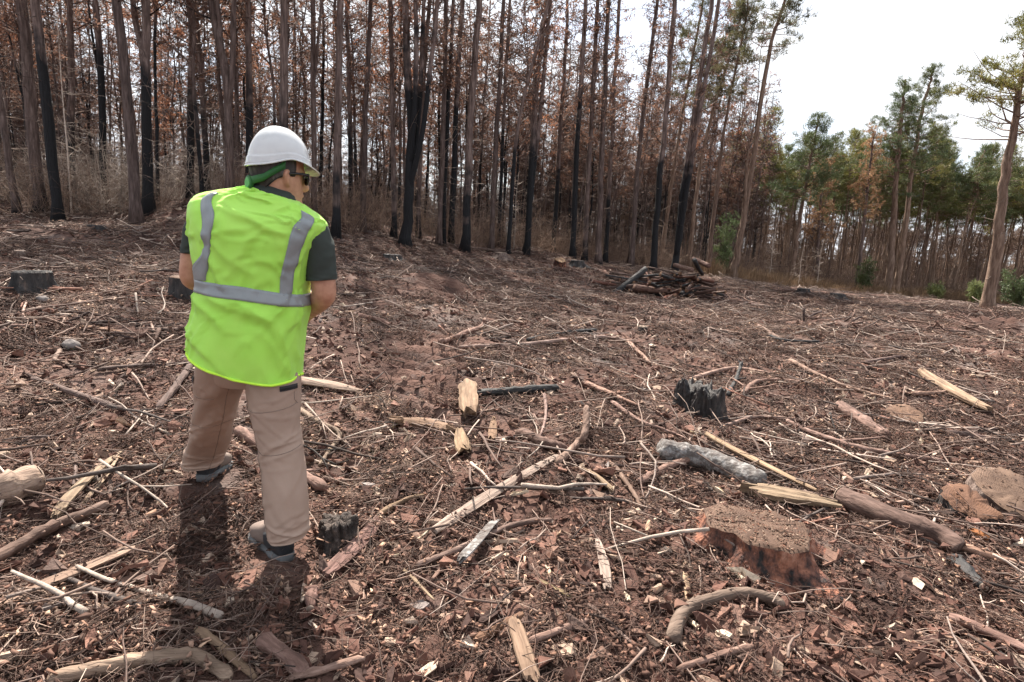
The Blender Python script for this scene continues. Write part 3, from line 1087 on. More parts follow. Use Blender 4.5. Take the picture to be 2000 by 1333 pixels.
# dry grass fringe along the right forest edge
GR = []
for _ in range(4):
    mb = MB()
    for i in range(70):
        a = rng.uniform(0, 6.28)
        b = np.array([math.cos(a), math.sin(a), 0]) * rng.uniform(0, .5)
        h = rng.uniform(.25, .7)
        e = b + np.array([*rng.normal(scale=.25, size=2), 1]) * h
        V, F = tube(np.array([b, (b + e) / 2 + [0, 0, .1 * h], e]), [.008, .006, .002], 3, cap=(False, False))
        mb.add(V, F, rng.uniform(.6, 1.3))
    GR.append(mb)
MAT['dry_grass'] = M('dry_grass', [(0.3, (0.25, 0.17, 0.105)), (0.7, (0.44, 0.33, 0.22))], scale=1, bump=0, attr=True, trans=.25, rand=[(0, (.5, .45, .45)), (1, (1.1, 1.0, .9))])
pts, eul, scl = [], [], []
while len(pts) < 420:
    x = rng.uniform(9, 45)
    y = line_y(x) - 3.5 + 8 * rng.uniform()
    if abs(x / y) > 1.0:
        continue
    pts.append((x, y, float(T(x, y))))
    eul.append((0, 0, rng.uniform(0, 6.28)))
    scl.append(rng.uniform(.6, 1.3))
scatter('dry_grass', [(b, MAT['dry_grass']) for b in GR], pts, eul, scl, 'orange-tan dry grass fringe along the foot of the right forest', 'grass')


def leafy_shrub(px, py, Y, h, w, label, tint=1.0, n=150):
    p = U(px, py, Y)
    z = float(T(p[0], Y))
    t = thing('green_shrub', label, 'shrub', (p[0], Y, z), 0, 'small green shrubs at the forest edge')
    st, lf = MB(), MB()
    C, D = [], []
    for i in range(14):
        a = rng.uniform(0, 6.28)
        e = np.array([math.cos(a) * w * rng.uniform(.1, .5), math.sin(a) * w * rng.uniform(.1, .5), h * rng.uniform(.6, 1)])
        q = spline(np.array([[0, 0, 0], e * .5 + [0, 0, .1 * h], e]), 6)
        V, F = tube(q, np.linspace(.02, .006, 6), 4)
        st.add(V, F)
        for j in range(n // 14):
            f = rng.uniform(.2, 1)
            C.append(e * f + rng.normal(scale=.12 * w, size=3))
            D.append((e / np.linalg.norm(e)))
    V, F, c = leaves(np.array(C), np.array(D), 9, .16, .05, .8)
    lf.add(V, F, c * tint)
    obj('stem', st, MAT['dead_twig'], t)
    obj('foliage', lf, MAT['needle_green'], t)


leafy_shrub(1408, 535, 30, 3.6, 1.3, 'tall pale yellow-green shrub behind the tall grey forked pine', 1.5, 220)
leafy_shrub(1824, 588, 31, .9, .8, 'low bright green bush left of the big right-hand pine', 1.2)
leafy_shrub(1902, 596, 26, 1.05, .6, 'upright yellow-green young pine beside the big right-hand pine', 1.5)
leafy_shrub(1985, 600, 27, 1.7, 1.6, 'dense green shrub at the right edge of the photo', .9, 260)
leafy_shrub(1690, 540, 35, 2.4, 1.4, 'dark green shrub under the orange-brown pine', .7, 220)


def sapling(px, py, Y, h, label, n=26):
    p = U(px, py, Y)
    t = thing('dead_sapling', label, 'sapling', (p[0], Y, float(T(p[0], Y))), 0, 'bleached dead saplings')
    P = np.array([[0, 0, -.05], [.03, 0, h * .3], [0, .03, h * .65], [.06, 0, h]])
    mb = MB()
    V, F = tube(spline(P, 10), np.linspace(.028, .008, 10), 5)
    mb.add(V, F, 1.6)
    obj('stem', mb, MAT['grey_brush'], t)
    mb = dead_branches(P, h * .15, h * .97, n, (.25, .7), .009)
    mb.C = [q * 1.5 for q in mb.C]
    obj('twigs', mb, MAT['grey_brush'], t)


sapling(1500, 555, 30, 3.2, 'pale dead sapling right of the tall grey forked pine', 34)
sapling(1558, 560, 31, 2.4, 'thin white dead sapling at the foot of the pointed green pine', 16)
sapling(1600, 520, 33, 3.0, 'slim bleached sapling before the dark right forest')
sapling(140, 420, 16.2, 5.2, 'tall bleached sapling standing among the left grey shrubs', 40)
sapling(1002, 500, 23, 3.0, 'small grey dead sapling behind the fallen log')


# ------------------------------------------------------------------ wood lying on the ground
def scale_at(p):
    return float(np.dot(np.asarray(p) - CO, ray(1000, 666.5))) / PF


def gpath(pix, lift, k):
    """photo positions (x, y[, height above the ground in px]) to a path resting on the ground"""
    out = []
    for q in pix:
        p = G(q[0], q[1] + (q[2] if len(q) > 2 else 0))
        if len(q) > 2:
            p = p + np.array([0, 0, q[2] * scale_at(p) * 1.02])
        out.append(p)
    P = spline(np.array(out), k)
    g = T(P[:, 0], P[:, 1])
    P[:, 2] = np.maximum(P[:, 2], g) + lift
    if not any(len(q) > 2 for q in pix):
        # a stiff stick: lies on the bumps, does not follow every hollow
        z = P[:, 2]
        s = np.linspace(0, 1, k)
        c = np.polyfit(s, z, 2 if len(pix) > 2 else 1)
        f = np.polyval(c, s)
        P[:, 2] = f + max(0, float(np.max(z - f)) * .35)
    return P


def centre_obj(name, mbs, label, cat, origin, group=None):
    """mbs: [(part name or None, MB, material)]; the first one with None is the thing itself when alone"""
    t = thing(name, label, cat, origin, 0, group)
    for nm, mb, mat, *par in mbs:
        mb.V = [v - origin for v in mb.V]
        obj(nm, mb, mat, t)
    return t


def shift(mb, o):
    mb.V = [v - o for v in mb.V]
    return mb


def frame(d):
    """axes with x along the piece"""
    x = nrm(np.asarray(d, float)[None])[0]
    ref = np.array([0, 0, 1.0]) if abs(x[2]) < .9 else np.array([1.0, 0, 0])
    y = nrm(np.cross(ref, x)[None])[0]
    return np.stack([x, y, np.cross(x, y)], 1)


def put(o, loc, Fm):
    m = Matrix.Identity(4)
    for i in range(3):
        for j in range(3):
            m[i][j] = Fm[i, j]
        m[i][3] = loc[i]
    o.matrix_world = m
    return o


def branch(pix, wpx, label, mat='bark_stick', tint=(1, 1, 1), taper=.55, name='branch', cat='branch', lift=.35, side=0, n=8, group='larger branches lying on the cleared ground', cut=None, w1=None):
    k = 24
    P = gpath(pix, 0, k)
    if np.linalg.norm(P[-1] - P[0]) < .35:
        k = 10
        P = gpath(pix, 0, k)
    r0 = .5 * wpx * scale_at(P[0]) * .92
    r1 = r0 * taper * (scale_at(P[-1]) / scale_at(P[0]))
    P[:, 2] += lift * (r0 + r1) / 2 + .016
    wob = np.cumsum(rng.normal(scale=.35, size=(k, 3)), 0)
    wob -= np.linspace(0, 1, k)[:, None] * wob[-1]
    P += wob * min(r0 * .28, .004 + r0 * .05) * [1, 1, .6]
    o = P[0].copy()
    mb = MB()
    rad = np.linspace(r0, r1, k) * (1 + rng.normal(scale=.03, size=k))
    for kn in range(rng.integers(1, 4)):          # knots
        i = rng.integers(2, k - 2)
        rad[i] *= 1.18
    if cut is None:
        rad[0] *= .72
        rad[-1] *= .6
    V, F = tube(P - o, rad, n, jit=min(.10, .003 / r0 + .03))
    mb.add(V, F, np.array(tint))
    if cut is None and wpx < 30 and side == 0:
        side = int(rng.integers(0, 3))
        stub = .35
    else:
        stub = 1
    for s in range(side):
        i = rng.integers(3, k - 2)
        d = nrm((P[i] - P[i - 1])[None])[0]
        q = nrm((d * .7 + nrm(np.cross(d, [0, 0, 1])[None])[0] * rng.choice([-1, 1]) + [0, 0, .25])[None])[0]
        l = np.linalg.norm(P[-1] - P[0]) * rng.uniform(.12, .3) * stub
        e = P[i] + q * l
        V, F = tube(spline(np.array([P[i], P[i] + q * l * .5 + rng.normal(scale=.04 * l, size=3), e]), 6) - o, np.linspace(rad[i] * .6, rad[i] * .25, 6), 6, jit=.08)
        mb.add(V, F, np.array(tint))
    Fm = frame(P[-1] - P[0])
    mb.V = [v @ Fm for v in mb.V]
    if cut is None:
        x = put(obj(name, mb, MAT[mat]), o, Fm)
        return tag(x, label, cat, group)
    t = put(thing(name, label, cat, o, 0, group), o, Fm)
    obj('bark', mb, MAT[mat], t)
    for end in cut:
        i, j = (0, 1) if end == 0 else (-1, -2)
        add_cut((P[i] - o) @ Fm, nrm((P[i] - P[j])[None])[0] @ Fm, rad[i] * 1.0, t)
    return t


def add_cut(c, d, r, parent, tint=(1, 1, 1), name='cut_end'):
    u = nrm(np.cross(d, [0.1, 0, 1.0])[None])[0]
    v = np.cross(u, d)
    n = 16
    a = np.arange(n) * 2 * math.pi / n
    mb = MB()
    rings = []
    for rr, zz in ((1.0, 0), (1.0, .006 / max(r, .01) * r), (.55, .008), (.05, .007)):
        rings.append(c + d * zz + (u[None] * np.cos(a)[:, None] + v[None] * np.sin(a)[:, None]) * r * rr * (1 + rng.uniform(-.03, .03, n)[:, None]))
    V = np.concatenate(rings)
    mb.add(V, [ring_faces(4, n), (3 * n + np.arange(n))[None]], np.array(tint))
    return obj(name, mb, MAT['cut_wood'], parent)


def slab(pix, wpx, label, thick=.3, mat='wood', tint=(1, 1, 1), name='split_wood', cat='wood piece', jag=.5, tip=.35, group='split and splintered wood on the ground', roll=None, curve=0.0, lift=0.0):
    """a split plank or splinter: a tapering flat piece with torn ends"""
    k, n = 12, 7
    P = gpath(pix, 0, k)
    w = wpx * scale_at(P[0])
    th = w * thick
    P[:, 2] += th * .6 + lift * w + .016
    o = P[0].copy()
    d = nrm((P[-1] - P[0])[None])[0]
    side = nrm(np.cross(d, [0, 0, 1])[None])[0]
    up = np.cross(side, d)
    if roll is None:
        roll = rng.uniform(-.35, .35)
    side, up = side * math.cos(roll) + up * math.sin(roll), up * math.cos(roll) - side * math.sin(roll)
    s = np.linspace(0, 1, k)
    wid = w * (1 - (1 - tip) * s ** 3) * (1 - .35 * (1 - s) ** 6) * (1 + rng.normal(scale=.04, size=k))
    c = np.linspace(-1, 1, n)
    ridge = rng.normal(scale=.12, size=n)
    top, bot = [], []
    for i in range(k):
        e = np.zeros(n)
        if i in (0, k - 1):
            e = rng.uniform(-jag, jag, n) * w * (1 if i else -1) + 0
        arch = curve * w * (1 - c ** 2)
        base = P[i] + np.outer(e, d) + np.outer(c * wid[i] / 2, side)
        tt = th * .5 * (1 - .55 * np.abs(c) ** 3) * (1 - .5 * (s[i] ** 4)) * (1 + ridge + rng.normal(scale=.05, size=n))
        top.append(base + np.outer(tt + arch, up))
        bot.append(base + np.outer(-tt + arch, up))
    ring = [np.concatenate([a, b[::-1]]) for a, b in zip(top, bot)]
    Fm = frame(d)
    V = (np.concatenate(ring) - o) @ Fm
    m = 2 * n
    F = [ring_faces(k, m), np.arange(m)[::-1][None], ((k - 1) * m + np.arange(m))[None]]
    mb = MB().add(V, F, np.array(tint))
    x = put(obj(name, mb.mesh(name, smooth=False), MAT[mat]), o, Fm)
    return tag(x, label, cat, group)


VMAT = {'char': 'char_v', 'bark_stick': 'bark_v', 'old_wood': 'bark_v', 'wood': 'cut_wood'}


def stump(px, py, rpx, hpx, label, mat='red_bark', flare=.45, flutes=7, top='wood', tilt=(0, 0), jag=.0, top_tint=(1, 1, 1), group='tree stumps left in the clearing', rag=.12, dust=0):
    """py: foot of the stump; rpx: radius of the cut; hpx: height"""
    p = G(px, py)
    sc = scale_at(p)
    r, h = rpx * sc, hpx * sc
    c = p + nrm(np.array([p[0], p[1], 0])[None])[0] * r * .8
    c[2] = float(T(c[0], c[1]))
    t = thing('stump', label, 'stump', c, 0, group)
    n, k = 64, 14
    a = np.arange(n) * 2 * math.pi / n
    ph = rng.uniform(0, 6.28, 3)
    fl = np.cos(flutes * a + ph[0]) * .6 + np.cos((flutes + 2) * a + ph[1]) * .4
    out = 1 + .10 * np.sin(2 * a + ph[2]) + .05 * np.sin(3 * a + ph[1])
    rimz = jag * h * (np.sin(3 * a + ph[2]) + .6 * np.sin(7 * a) + .7 * vnoise(a * 5, a * 0 + px, 77) + .4 * vnoise(a * 11, a * 0 + px, 78))
    ax = np.array([tilt[0], tilt[1], 1.0])
    rows = []
    s_ = np.linspace(0, 1, k)
    for s in s_:
        rr = r * (1 + flare * (1 - s) ** 2.2 * (1 + .7 * fl) + .05 * fl) * out * (1 + rag * (.45 * vnoise(np.cos(a) * 4 + s * 1.5, np.sin(a) * 4 + px, 71) + .35 * vnoise(np.cos(a) * 9 + s * 2, np.sin(a) * 9 + px, 72)) + rng.normal(scale=rag * .08, size=n))
        z = -.06 + s * (h + .06) + (rimz + tilt[0] * 0) * s
        rows.append(np.stack([np.cos(a) * rr + ax[0] * z, np.sin(a) * rr + ax[1] * z, z], -1))
    V = np.concatenate(rows)
    # the cut slopes with the tilt
    sl = (np.asarray(tilt)[None] * V[:, :2]).sum(-1)
    V[:, 2] -= np.repeat(s_, n) * sl * .8
    mb = MB().add(V, ring_faces(k, n))
    obj('bark', mb, MAT[VMAT.get(mat, mat)], t)
    last = V[-n:]
    cen = last.mean(0)
    rings = [last * .998 + cen * .002]
    for f in (.93, .6, .25):
        q = cen + (last - cen) * f
        q[:, 2] += .012 + rng.normal(scale=.004 + jag * .08 * h, size=n)
        rings.append(q)
    V2 = np.concatenate(rings)
    obj('cut_top', MB().add(V2, [ring_faces(4, n), (3 * n + np.arange(n))[None]], np.array(top_tint)), MAT[VMAT.get(top, top)], t)
    if dust:
        dm = MB()
        for q in range(dust):
            pz = cen + (last[rng.integers(n)] - cen) * math.sqrt(rng.uniform()) * .95
            pz[2] += .013
            l = rng.uniform(.003, .013)
            ro = rng.uniform(0, 6.28)
            dx, dy = np.array([math.cos(ro), math.sin(ro), rng.normal(scale=.3)]) * l, np.array([-math.sin(ro), math.cos(ro), 0]) * l * rng.uniform(.15, .6)
            V4 = np.array([pz - dx, pz + dy, pz + dx, pz - dy, pz + [0, 0, l * .2]])
            dm.add(V4, np.array([[0, 1, 4], [1, 2, 4], [2, 3, 4], [3, 0, 4]]), np.array([(.95, .82, .74), (.45, .30, .25), (.70, .55, .47), (.30, .20, .17), (.5, .27, .2)][rng.integers(5)]) * rng.uniform(.6, 1.2))
        x = obj('sawdust', dm.mesh('sawdust', False), MAT['wood'], t)
        x['kind'] = 'stuff'
    return t


MAT['burnt_lump'] = M('burnt_lump', [(0.35, (0.018, 0.015, 0.014)), (0.55, (0.060, 0.046, 0.040)), (0.75, (0.14, 0.105, 0.088))], scale=22, bump=1.0, bscale=40, bdist=.03)
PALE = (1.35, 1.3, 1.25)
GREY = (.85, .85, .88)
DARK = (.45, .42, .42)
MAT['old_wood'] = M('old_wood', [(0.28, (0.09, 0.07, 0.06)), (0.5, (0.22, 0.18, 0.155)), (0.75, (0.36, 0.31, 0.275))], scale=34, stretch=(.09, 1, 1), bump=1.0, bscale=60, attr=True)
# --- foreground left
branch([(-30, 1115), (110, 1040), (214, 997)], 27, 'smooth brown branch reaching in from the left edge above the broad plank', taper=.75, tint=(1.25, 1.1, 1.0))
slab([(-40, 1210), (120, 1145), (252, 1085)], 58, 'broad weathered brown plank lying at the left edge of the foreground', thick=.25, mat='old_wood', tint=(.85, .68, .58), tip=.85, jag=.12)
branch([(100, 1345), (230, 1315), (370, 1302), (450, 1345)], 34, 'pale debarked bent branch at the bottom left corner', mat='wood', tint=(1.0, .9, .82), taper=.8)
branch([(385, 1240), (430, 1275), (500, 1340)], 19, 'tan peeled branch beside the bent pale one at the bottom left', mat='wood', tint=(.75, .62, .5), taper=.9)
branch([(-40, 990), (20, 972), (64, 958)], 72, 'thick sawn log end at the left edge with a split pale face', mat='old_wood', tint=(1, .85, .75), name='log', cat='log', cut=(1,), taper=.95, n=14, group='cut logs and thick pieces on the ground')
slab([(112, 1015), (160, 955), (232, 895)], 30, 'straw-coloured splintered slab left of the worker', thick=.22, tint=(1.05, .95, .8), tip=.4)
slab([(165, 990), (205, 940), (236, 893)], 10, 'narrow pale splinter beside the straw-coloured slab', tint=(1.25, 1.15, 1.0), tip=.2)
branch([(65, 748), (130, 770), (242, 808)], 13, 'grey bark-covered branch left of the worker sloping down to the right', tint=(1, .95, .95), taper=1.0)
branch([(310, 806), (345, 765), (372, 722)], 15, 'short thick dark branch just left of the worker\'s thigh', tint=(.7, .65, .65), taper=.9)
branch([(190, 729), (280, 722), (390, 716)], 10, 'long thin dark branch pointing at the worker\'s hip', tint=(.6, .55, .55), taper=.9)
branch([(220, 866), (290, 850), (372, 812)], 8, 'slender curved brown branch left of the worker\'s knee', tint=(.9, .85, .8), side=2)
branch([(118, 690), (108, 708), (126, 716), (142, 722)], 10, 'crooked short branch left of the long thin dark branch', tint=(1.2, 1.1, 1.0))
branch([(28, 872), (100, 858), (0, 866)], 6, 'thin bent grey stick at the left below the sloping branch', tint=GREY)
branch([(145, 890), (148, 930), (142, 965)], 9, 'short curved dark twig beside the straw-coloured slab', tint=(.8, .75, .75))
branch([(217, 945), (216, 985)], 9, 'short upright grey peg right of the straw-coloured slab', tint=(1.1, 1.05, 1.0))
# --- round the worker
branch([(578, 803), (620, 832), (662, 856), (640, 890), (622, 918)], 12, 'pale hooked branch right of the worker\'s knee', mat='wood', tint=(.9, .82, .75), taper=.7)
branch([(464, 850), (540, 905), (636, 965)], 24, 'reddish log passing behind the worker\'s right calf', tint=(1.05, .88, .82), name='log', cat='log', taper=.9)
slab([(583, 752), (640, 762), (700, 772)], 26, 'grey splintered slab right of the worker\'s thigh', mat='old_wood', tint=(1.1, .95, .85), thick=.3)
slab([(640, 1130), (700, 1078), (742, 1022)], 32, 'dark red-brown bark slab right of the worker\'s boot', mat='bark_stick', tint=(.8, .62, .6), thick=.25, tip=.7)
branch([(735, 1018), (790, 985), (830, 975)], 13, 'pale split stick above the dark bark slab', mat='wood', tint=(.7, .58, .45))
slab([(898, 1122), (930, 1085), (968, 1040)], 24, 'crusty grey bark flake lying across the thin forked branch', mat='lichen_bark', thick=.25, tip=.8, lift=.7)
branch([(812, 1122), (890, 1082), (1000, 1045), (1078, 1024)], 13, 'thin forked branch in front of the grey plank', tint=(1.1, 1.0, .95), side=1, taper=.9)
branch([(845, 1140), (870, 1112), (896, 1088)], 8, 'short side stick under the thin forked branch', tint=(1.2, 1.05, .95))
branch([(785, 1120), (815, 1150), (848, 1183)], 8, 'white peeled stick right of the worker\'s boot', mat='wood', tint=(1.2, 1.1, .9), taper=.6)
slab([(848, 1048), (960, 975), (1088, 898)], 26, 'long grey weathered plank in the middle of the foreground', mat='old_wood', tint=(1.0, .9, .85), thick=.3, tip=.5, jag=.2)
# --- centre
slab([(915, 828), (914, 800), (912, 768)], 40, 'upright splintered pale wood block left of the charred pole', tint=(.95, .8, .65), thick=.5, tip=.85, lift=.2)
slab([(878, 850), (830, 842), (775, 836)], 36, 'tan wedge of split wood left of the pale block', tint=(.72, .56, .45), thick=.4, tip=.6)
slab([(770, 838), (820, 828), (890, 834)], 16, 'grey splinter behind the tan wedge', mat='old_wood', tint=(1.2, 1.1, 1.05))
slab([(905, 896), (902, 880), (898, 858)], 34, 'hollow cream-coloured chip in front of the pale block', tint=(1.0, .86, .66), thick=.3, tip=.5, curve=.25)
slab([(960, 868), (962, 850), (964, 824)], 20, 'small brown splinter right of the pale block', tint=(.75, .58, .45))
branch([(930, 777), (1000, 771), (1090, 764)], 16, 'straight charred black pole in the middle of the clearing', mat='char', taper=.95, name='charred_pole')
branch([(1063, 776), (1066, 815), (1054, 858)], 8, 'upright-looking grey stick under the charred pole', tint=(1.2, 1.1, 1.1))
branch([(1016, 854), (1060, 872), (1106, 888)], 23, 'short thick brown log below the charred pole', tint=(1.0, .82, .75), name='log', cat='log', taper=.95, cut=(0,), group='cut logs and thick pieces on the ground')
branch([(1142, 800, 40), (1139, 858, 12), (1126, 874), (1086, 913)], 14, 'forked bare branch with one prong sticking up in the middle', tint=(1.15, 1.05, .95), taper=1.2)
branch([(897, 686), (1022, 678), (1166, 667), (1224, 671)], 9, 'long pale grey pole lying across the middle of the clearing', tint=(1.7, 1.6, 1.55), taper=.8)
branch([(1029, 671), (1086, 660), (1166, 648)], 8, 'thin charred pole beside the long pale grey pole', mat='char', taper=.8, name='charred_pole')
branch([(858, 676), (905, 656), (940, 642), (946, 628, 12)], 12, 'crooked brown branch left of the long pale pole', tint=(1.3, 1.05, .95), taper=.8)
branch([(700, 622), (740, 632), (760, 640)], 12, 'stubby brown branch right of the worker\'s elbow', tint=(1.3, 1.05, .95))
branch([(1225, 671), (1255, 700), (1270, 716)], 11, 'tan crooked branch at the right end of the long pale pole', tint=(1.4, 1.2, 1.05))
# --- bottom centre
branch([(928, 1262), (975, 1236), (1022, 1210)], 24, 'reddish split branch above the bottom plank', mat='wood', tint=(.62, .42, .32))
slab([(1040, 1350), (1022, 1290), (1002, 1222)], 44, 'pale bark-stripped plank standing out at the bottom centre', tint=(.8, .66, .56), thick=.35, tip=.6, jag=.2)
branch([(1028, 1266), (1085, 1245), (1148, 1223)], 15, 'straight brown stick right of the bottom plank', tint=(1.1, .95, .88), taper=.95)
branch([(1150, 1190), (1200, 1240), (1255, 1290)], 10, 'thin dark stick right of the straight brown stick', tint=(.75, .7, .68))
branch([(565, 1336), (640, 1316), (712, 1297)], 15, 'round brown stick at the bottom edge below the worker', tint=(1.1, .98, .9), taper=.95)
branch([(510, 1262), (550, 1292), (600, 1330)], 38, 'rolled piece of reddish bark at the bottom edge below the worker', mat='bark_stick', tint=(.85, .70, .66), name='bark_piece', cat='bark', taper=.9)
branch([(608, 1160), (606, 1200)], 30, 'short thick bark-covered billet below the worker\'s boot', tint=(1.0, .78, .74), name='log', cat='log', cut=(1,), group='cut logs and thick pieces on the ground')
slab([(1185, 1158), (1178, 1110), (1165, 1062)], 22, 'narrow grey bark flake in the middle of the foreground', mat='old_wood', tint=(.95, .88, .85))
slab([(1112, 1174), (1080, 1157), (1048, 1140)], 12, 'yellowish-green split stick in the middle of the foreground', tint=(.85, .8, .55))
slab([(1338, 1130), (1341, 1165), (1346, 1198)], 14, 'cream split stick left of the curved root', tint=(1.2, 1.05, .85))
branch([(1312, 1262), (1335, 1218), (1395, 1182), (1465, 1172), (1530, 1196)], 34, 'curved dark bark-covered root below the big stump', mat='old_wood', tint=(.55, .47, .42), name='root', cat='root', taper=.6)
slab([(1195, 965), (1165, 940), (1140, 925)], 18, 'pointed grey-white splinter in the centre foreground', tint=(.85, .75, .6), tip=.2)
branch([(1195, 915), (1225, 955), (1255, 1002)], 13, 'peeled tan stick left of the lichen-covered log', tint=(1.3, 1.15, 1.0))
branch([(1245, 950, 4), (1300, 920, 8), (1376, 890, 14)], 17, 'brown stick leaning over the lichen-covered log', tint=(1.0, .85, .78), taper=.95)
# --- right
branch([(1285, 892), (1380, 915), (1490, 962)], 50, 'fat log covered in grey lichen behind the big stump', mat='lichen_bark', name='log', cat='log', n=14, taper=.9, group='cut logs and thick pieces on the ground')
slab([(1470, 975), (1530, 985), (1608, 998)], 40, 'rotten splintered log end behind the big stump', tint=(.85, .76, .62), mat='wood', thick=.55, tip=.5, jag=.7)
slab([(1378, 858), (1480, 915), (1595, 974)], 16, 'long straight cream splinter behind the big stump', tint=(1.1, .95, .75), thick=.5, tip=.3, jag=.2)
branch([(1640, 985), (1740, 1022), (1830, 1062), (1870, 1085)], 44, 'dark bark-covered log right of the big stump with an orange cut end', tint=(.75, .64, .6), name='log', cat='log', n=14, cut=(0,), taper=.9, group='cut logs and thick pieces on the ground')
branch([(1850, 1066), (1920, 1092), (2030, 1125)], 17, 'smooth tan branch at the right edge beyond the dark log', tint=(1.5, 1.25, 1.05), taper=.9)
branch([(1520, 822), (1576, 852), (1625, 867), (1670, 882), (1737, 894), (1842, 912)], 11, 'long winding branch across the right side of the clearing', tint=(1.15, 1.0, .95), taper=1.0, side=1)
branch([(1415, 838), (1475, 826), (1560, 826), (1650, 830)], 9, 'thin low branch right of the charred twin stump', tint=(1.1, 1.0, .95), side=1)
branch([(1542, 710), (1587, 732), (1647, 762), (1722, 782)], 10, 'pale curved branch at mid right, sloping down right', tint=(1.5, 1.35, 1.2), side=2)
branch([(1355, 743), (1430, 726), (1505, 736)], 10, 'pale arched branch behind the charred twin stump', tint=(1.6, 1.45, 1.35))
branch([(1450, 772), (1480, 752), (1540, 748), (1600, 760)], 11, 'brown twisted branch right of the charred prong', tint=(1.3, 1.1, 1.0), side=2)
slab([(1798, 738), (1850, 772), (1925, 812)], 22, 'peeled yellow-brown pole with torn bark at the far right', tint=(1, .86, .72), thick=.6, tip=.4)
branch([(1420, 776), (1436, 745, 8), (1445, 712, 30)], 10, 'charred black prong standing up right of the twin stump', mat='char', name='charred_stick', taper=.7)
branch([(1640, 803), (1680, 830), (1728, 862)], 28, 'dark flaky log lying left of the sawn flat stump', tint=(.85, .72, .68), name='log', cat='log', cut=(0,), taper=.8, group='cut logs and thick pieces on the ground')
branch([(1848, 853), (1890, 858), (1926, 866)], 17, 'short dark round billet at the right', tint=(.6, .52, .52), name='log', cat='log', taper=.9, group='cut logs and thick pieces on the ground')
branch([(1890, 852), (1940, 846), (1990, 834)], 9, 'dark stick right of the short billet', tint=(.6, .55, .55))
branch([(1780, 776), (1840, 772), (1868, 758)], 11, 'forked peeled stick behind the yellow-brown pole', tint=(1.4, 1.2, 1.05))
slab([(1690, 935), (1700, 922), (1712, 911)], 10, 'small white chip right of the long cream splinter', tint=(1.4, 1.35, 1.25))
branch([(1625, 915), (1650, 935), (1668, 948)], 10, 'short tan peg between the cream splinter and the winding branch', tint=(1.5, 1.3, 1.15))
branch([(1730, 990), (1780, 984), (1812, 978)], 8, 'pale thin stick above the dark bark-covered log', tint=(1.7, 1.55, 1.4))
branch([(1480, 1110), (1478, 1180), (1470, 1260), (1440, 1330)], 5, 'long thin pale twig hanging in front of the curved root', tint=(1.3, 1.1, 1.0), taper=.8)
slab([(1925, 1062), (1912, 1056), (1895, 1050)], 24, 'bright orange chunk of split wood at the right', tint=(1.1, .55, .25), thick=.5)
branch([(1865, 1105), (1890, 1130), (1918, 1160)], 34, 'black charred log stub below the dark log at the right', mat='char', name='charred_log', cat='log', n=12, cut=(1,), group='cut logs and thick pieces on the ground')
branch([(1850, 1215), (1930, 1250), (2010, 1290)], 22, 'grey-brown branch at the bottom right edge', tint=(1.2, 1.0, .95), taper=.9)
branch([(1320, 1320), (1420, 1290), (1470, 1275)], 14, 'round peeled stick at the bottom edge below the curved root', tint=(1.3, 1.1, 1.0), taper=.95)
branch([(1500, 660), (1530, 670), (1600, 672)], 8, 'charred stick lying in the middle distance at right', mat='char', name='charred_stick')
branch([(1480, 640), (1505, 655), (1525, 668)], 8, 'pale-and-black stick in the middle distance at right', tint=(1.6, 1.5, 1.4))
branch([(1690, 712), (1740, 706), (1830, 690)], 10, 'curved dark branch at the far right middle distance', tint=(.7, .62, .62), side=2)
branch([(1145, 755), (1190, 775), (1245, 800)], 13, 'tan branch left of the charred twin stump', tint=(1.5, 1.25, 1.1), side=1)
branch([(1195, 790), (1250, 832), (1330, 860)], 10, 'curved brown branch in front of the charred twin stump', tint=(1.1, .95, .9), side=1)
# --- left middle distance
branch([(52, 593), (47, 622), (78, 637)], 5, 'white bent stick below the black stump at left', tint=(2.0, 1.9, 1.8))
slab([(160, 642), (195, 648), (238, 655)], 13, 'pink-tan bark flake at left', tint=(.85, .62, .5), tip=.3, thick=.2)
branch([(95, 666), (130, 652), (168, 631)], 6, 'straight pale stick above the stone at left', tint=(1.8, 1.7, 1.6))
branch([(295, 635), (305, 662), (325, 678)], 6, 'grey bent stick left of the worker\'s hip', tint=(1.4, 1.3, 1.2))
branch([(120, 604), (155, 598), (190, 590)], 4, 'pale twig right of the white bent stick', tint=(1.9, 1.8, 1.7))
branch([(-10, 622), (20, 620), (45, 621)], 5, 'pale stick at the left edge beside the white bent stick', tint=(1.8, 1.7, 1.6))
branch([(800, 471), (905, 487), (1040, 499)], 10, 'long dark fallen trunk along the foot of the middle pines', tint=(.75, .65, .6), name='fallen_trunk', cat='log', group=None)
branch([(20, 640), (60, 641), (80, 641)], 5, 'pinkish pale stick at the left edge', tint=(1.8, 1.6, 1.5))

# --- stumps
stump(1470, 1112, 92, 50, 'big fresh stump in the right foreground with red flaking bark and sawdust on top', flare=.75, flutes=6, top_tint=(.40, .31, .27), dust=1600, jag=.03, rag=.16)
stump(1342, 800, 22, 42, 'left block of the charred black twin stump', mat='char', top='char', flare=.35, jag=.22, flutes=5, rag=.4)
stump(1380, 822, 26, 52, 'right, taller block of the charred black twin stump', mat='char', top='char', flare=.25, jag=.2, flutes=5, rag=.4)
stump(1764, 824, 34, 14, 'low sawn stump with a brown face at mid right', mat='bark_stick', flare=.25, top_tint=(.62, .48, .40), tilt=(0, -.35))
stump(1965, 1000, 75, 30, 'wide sawn stump with a slanting grey-brown face at the right edge', mat='bark_stick', flare=.2, top_tint=(.50, .41, .36), tilt=(.1, -.45), dust=160)
stump(1880, 1012, 48, 24, 'low dark stump with a chewed top left of the wide sawn stump', mat='char', flare=.2, top_tint=(.5, .33, .25), tilt=(0, -.3), jag=.12)
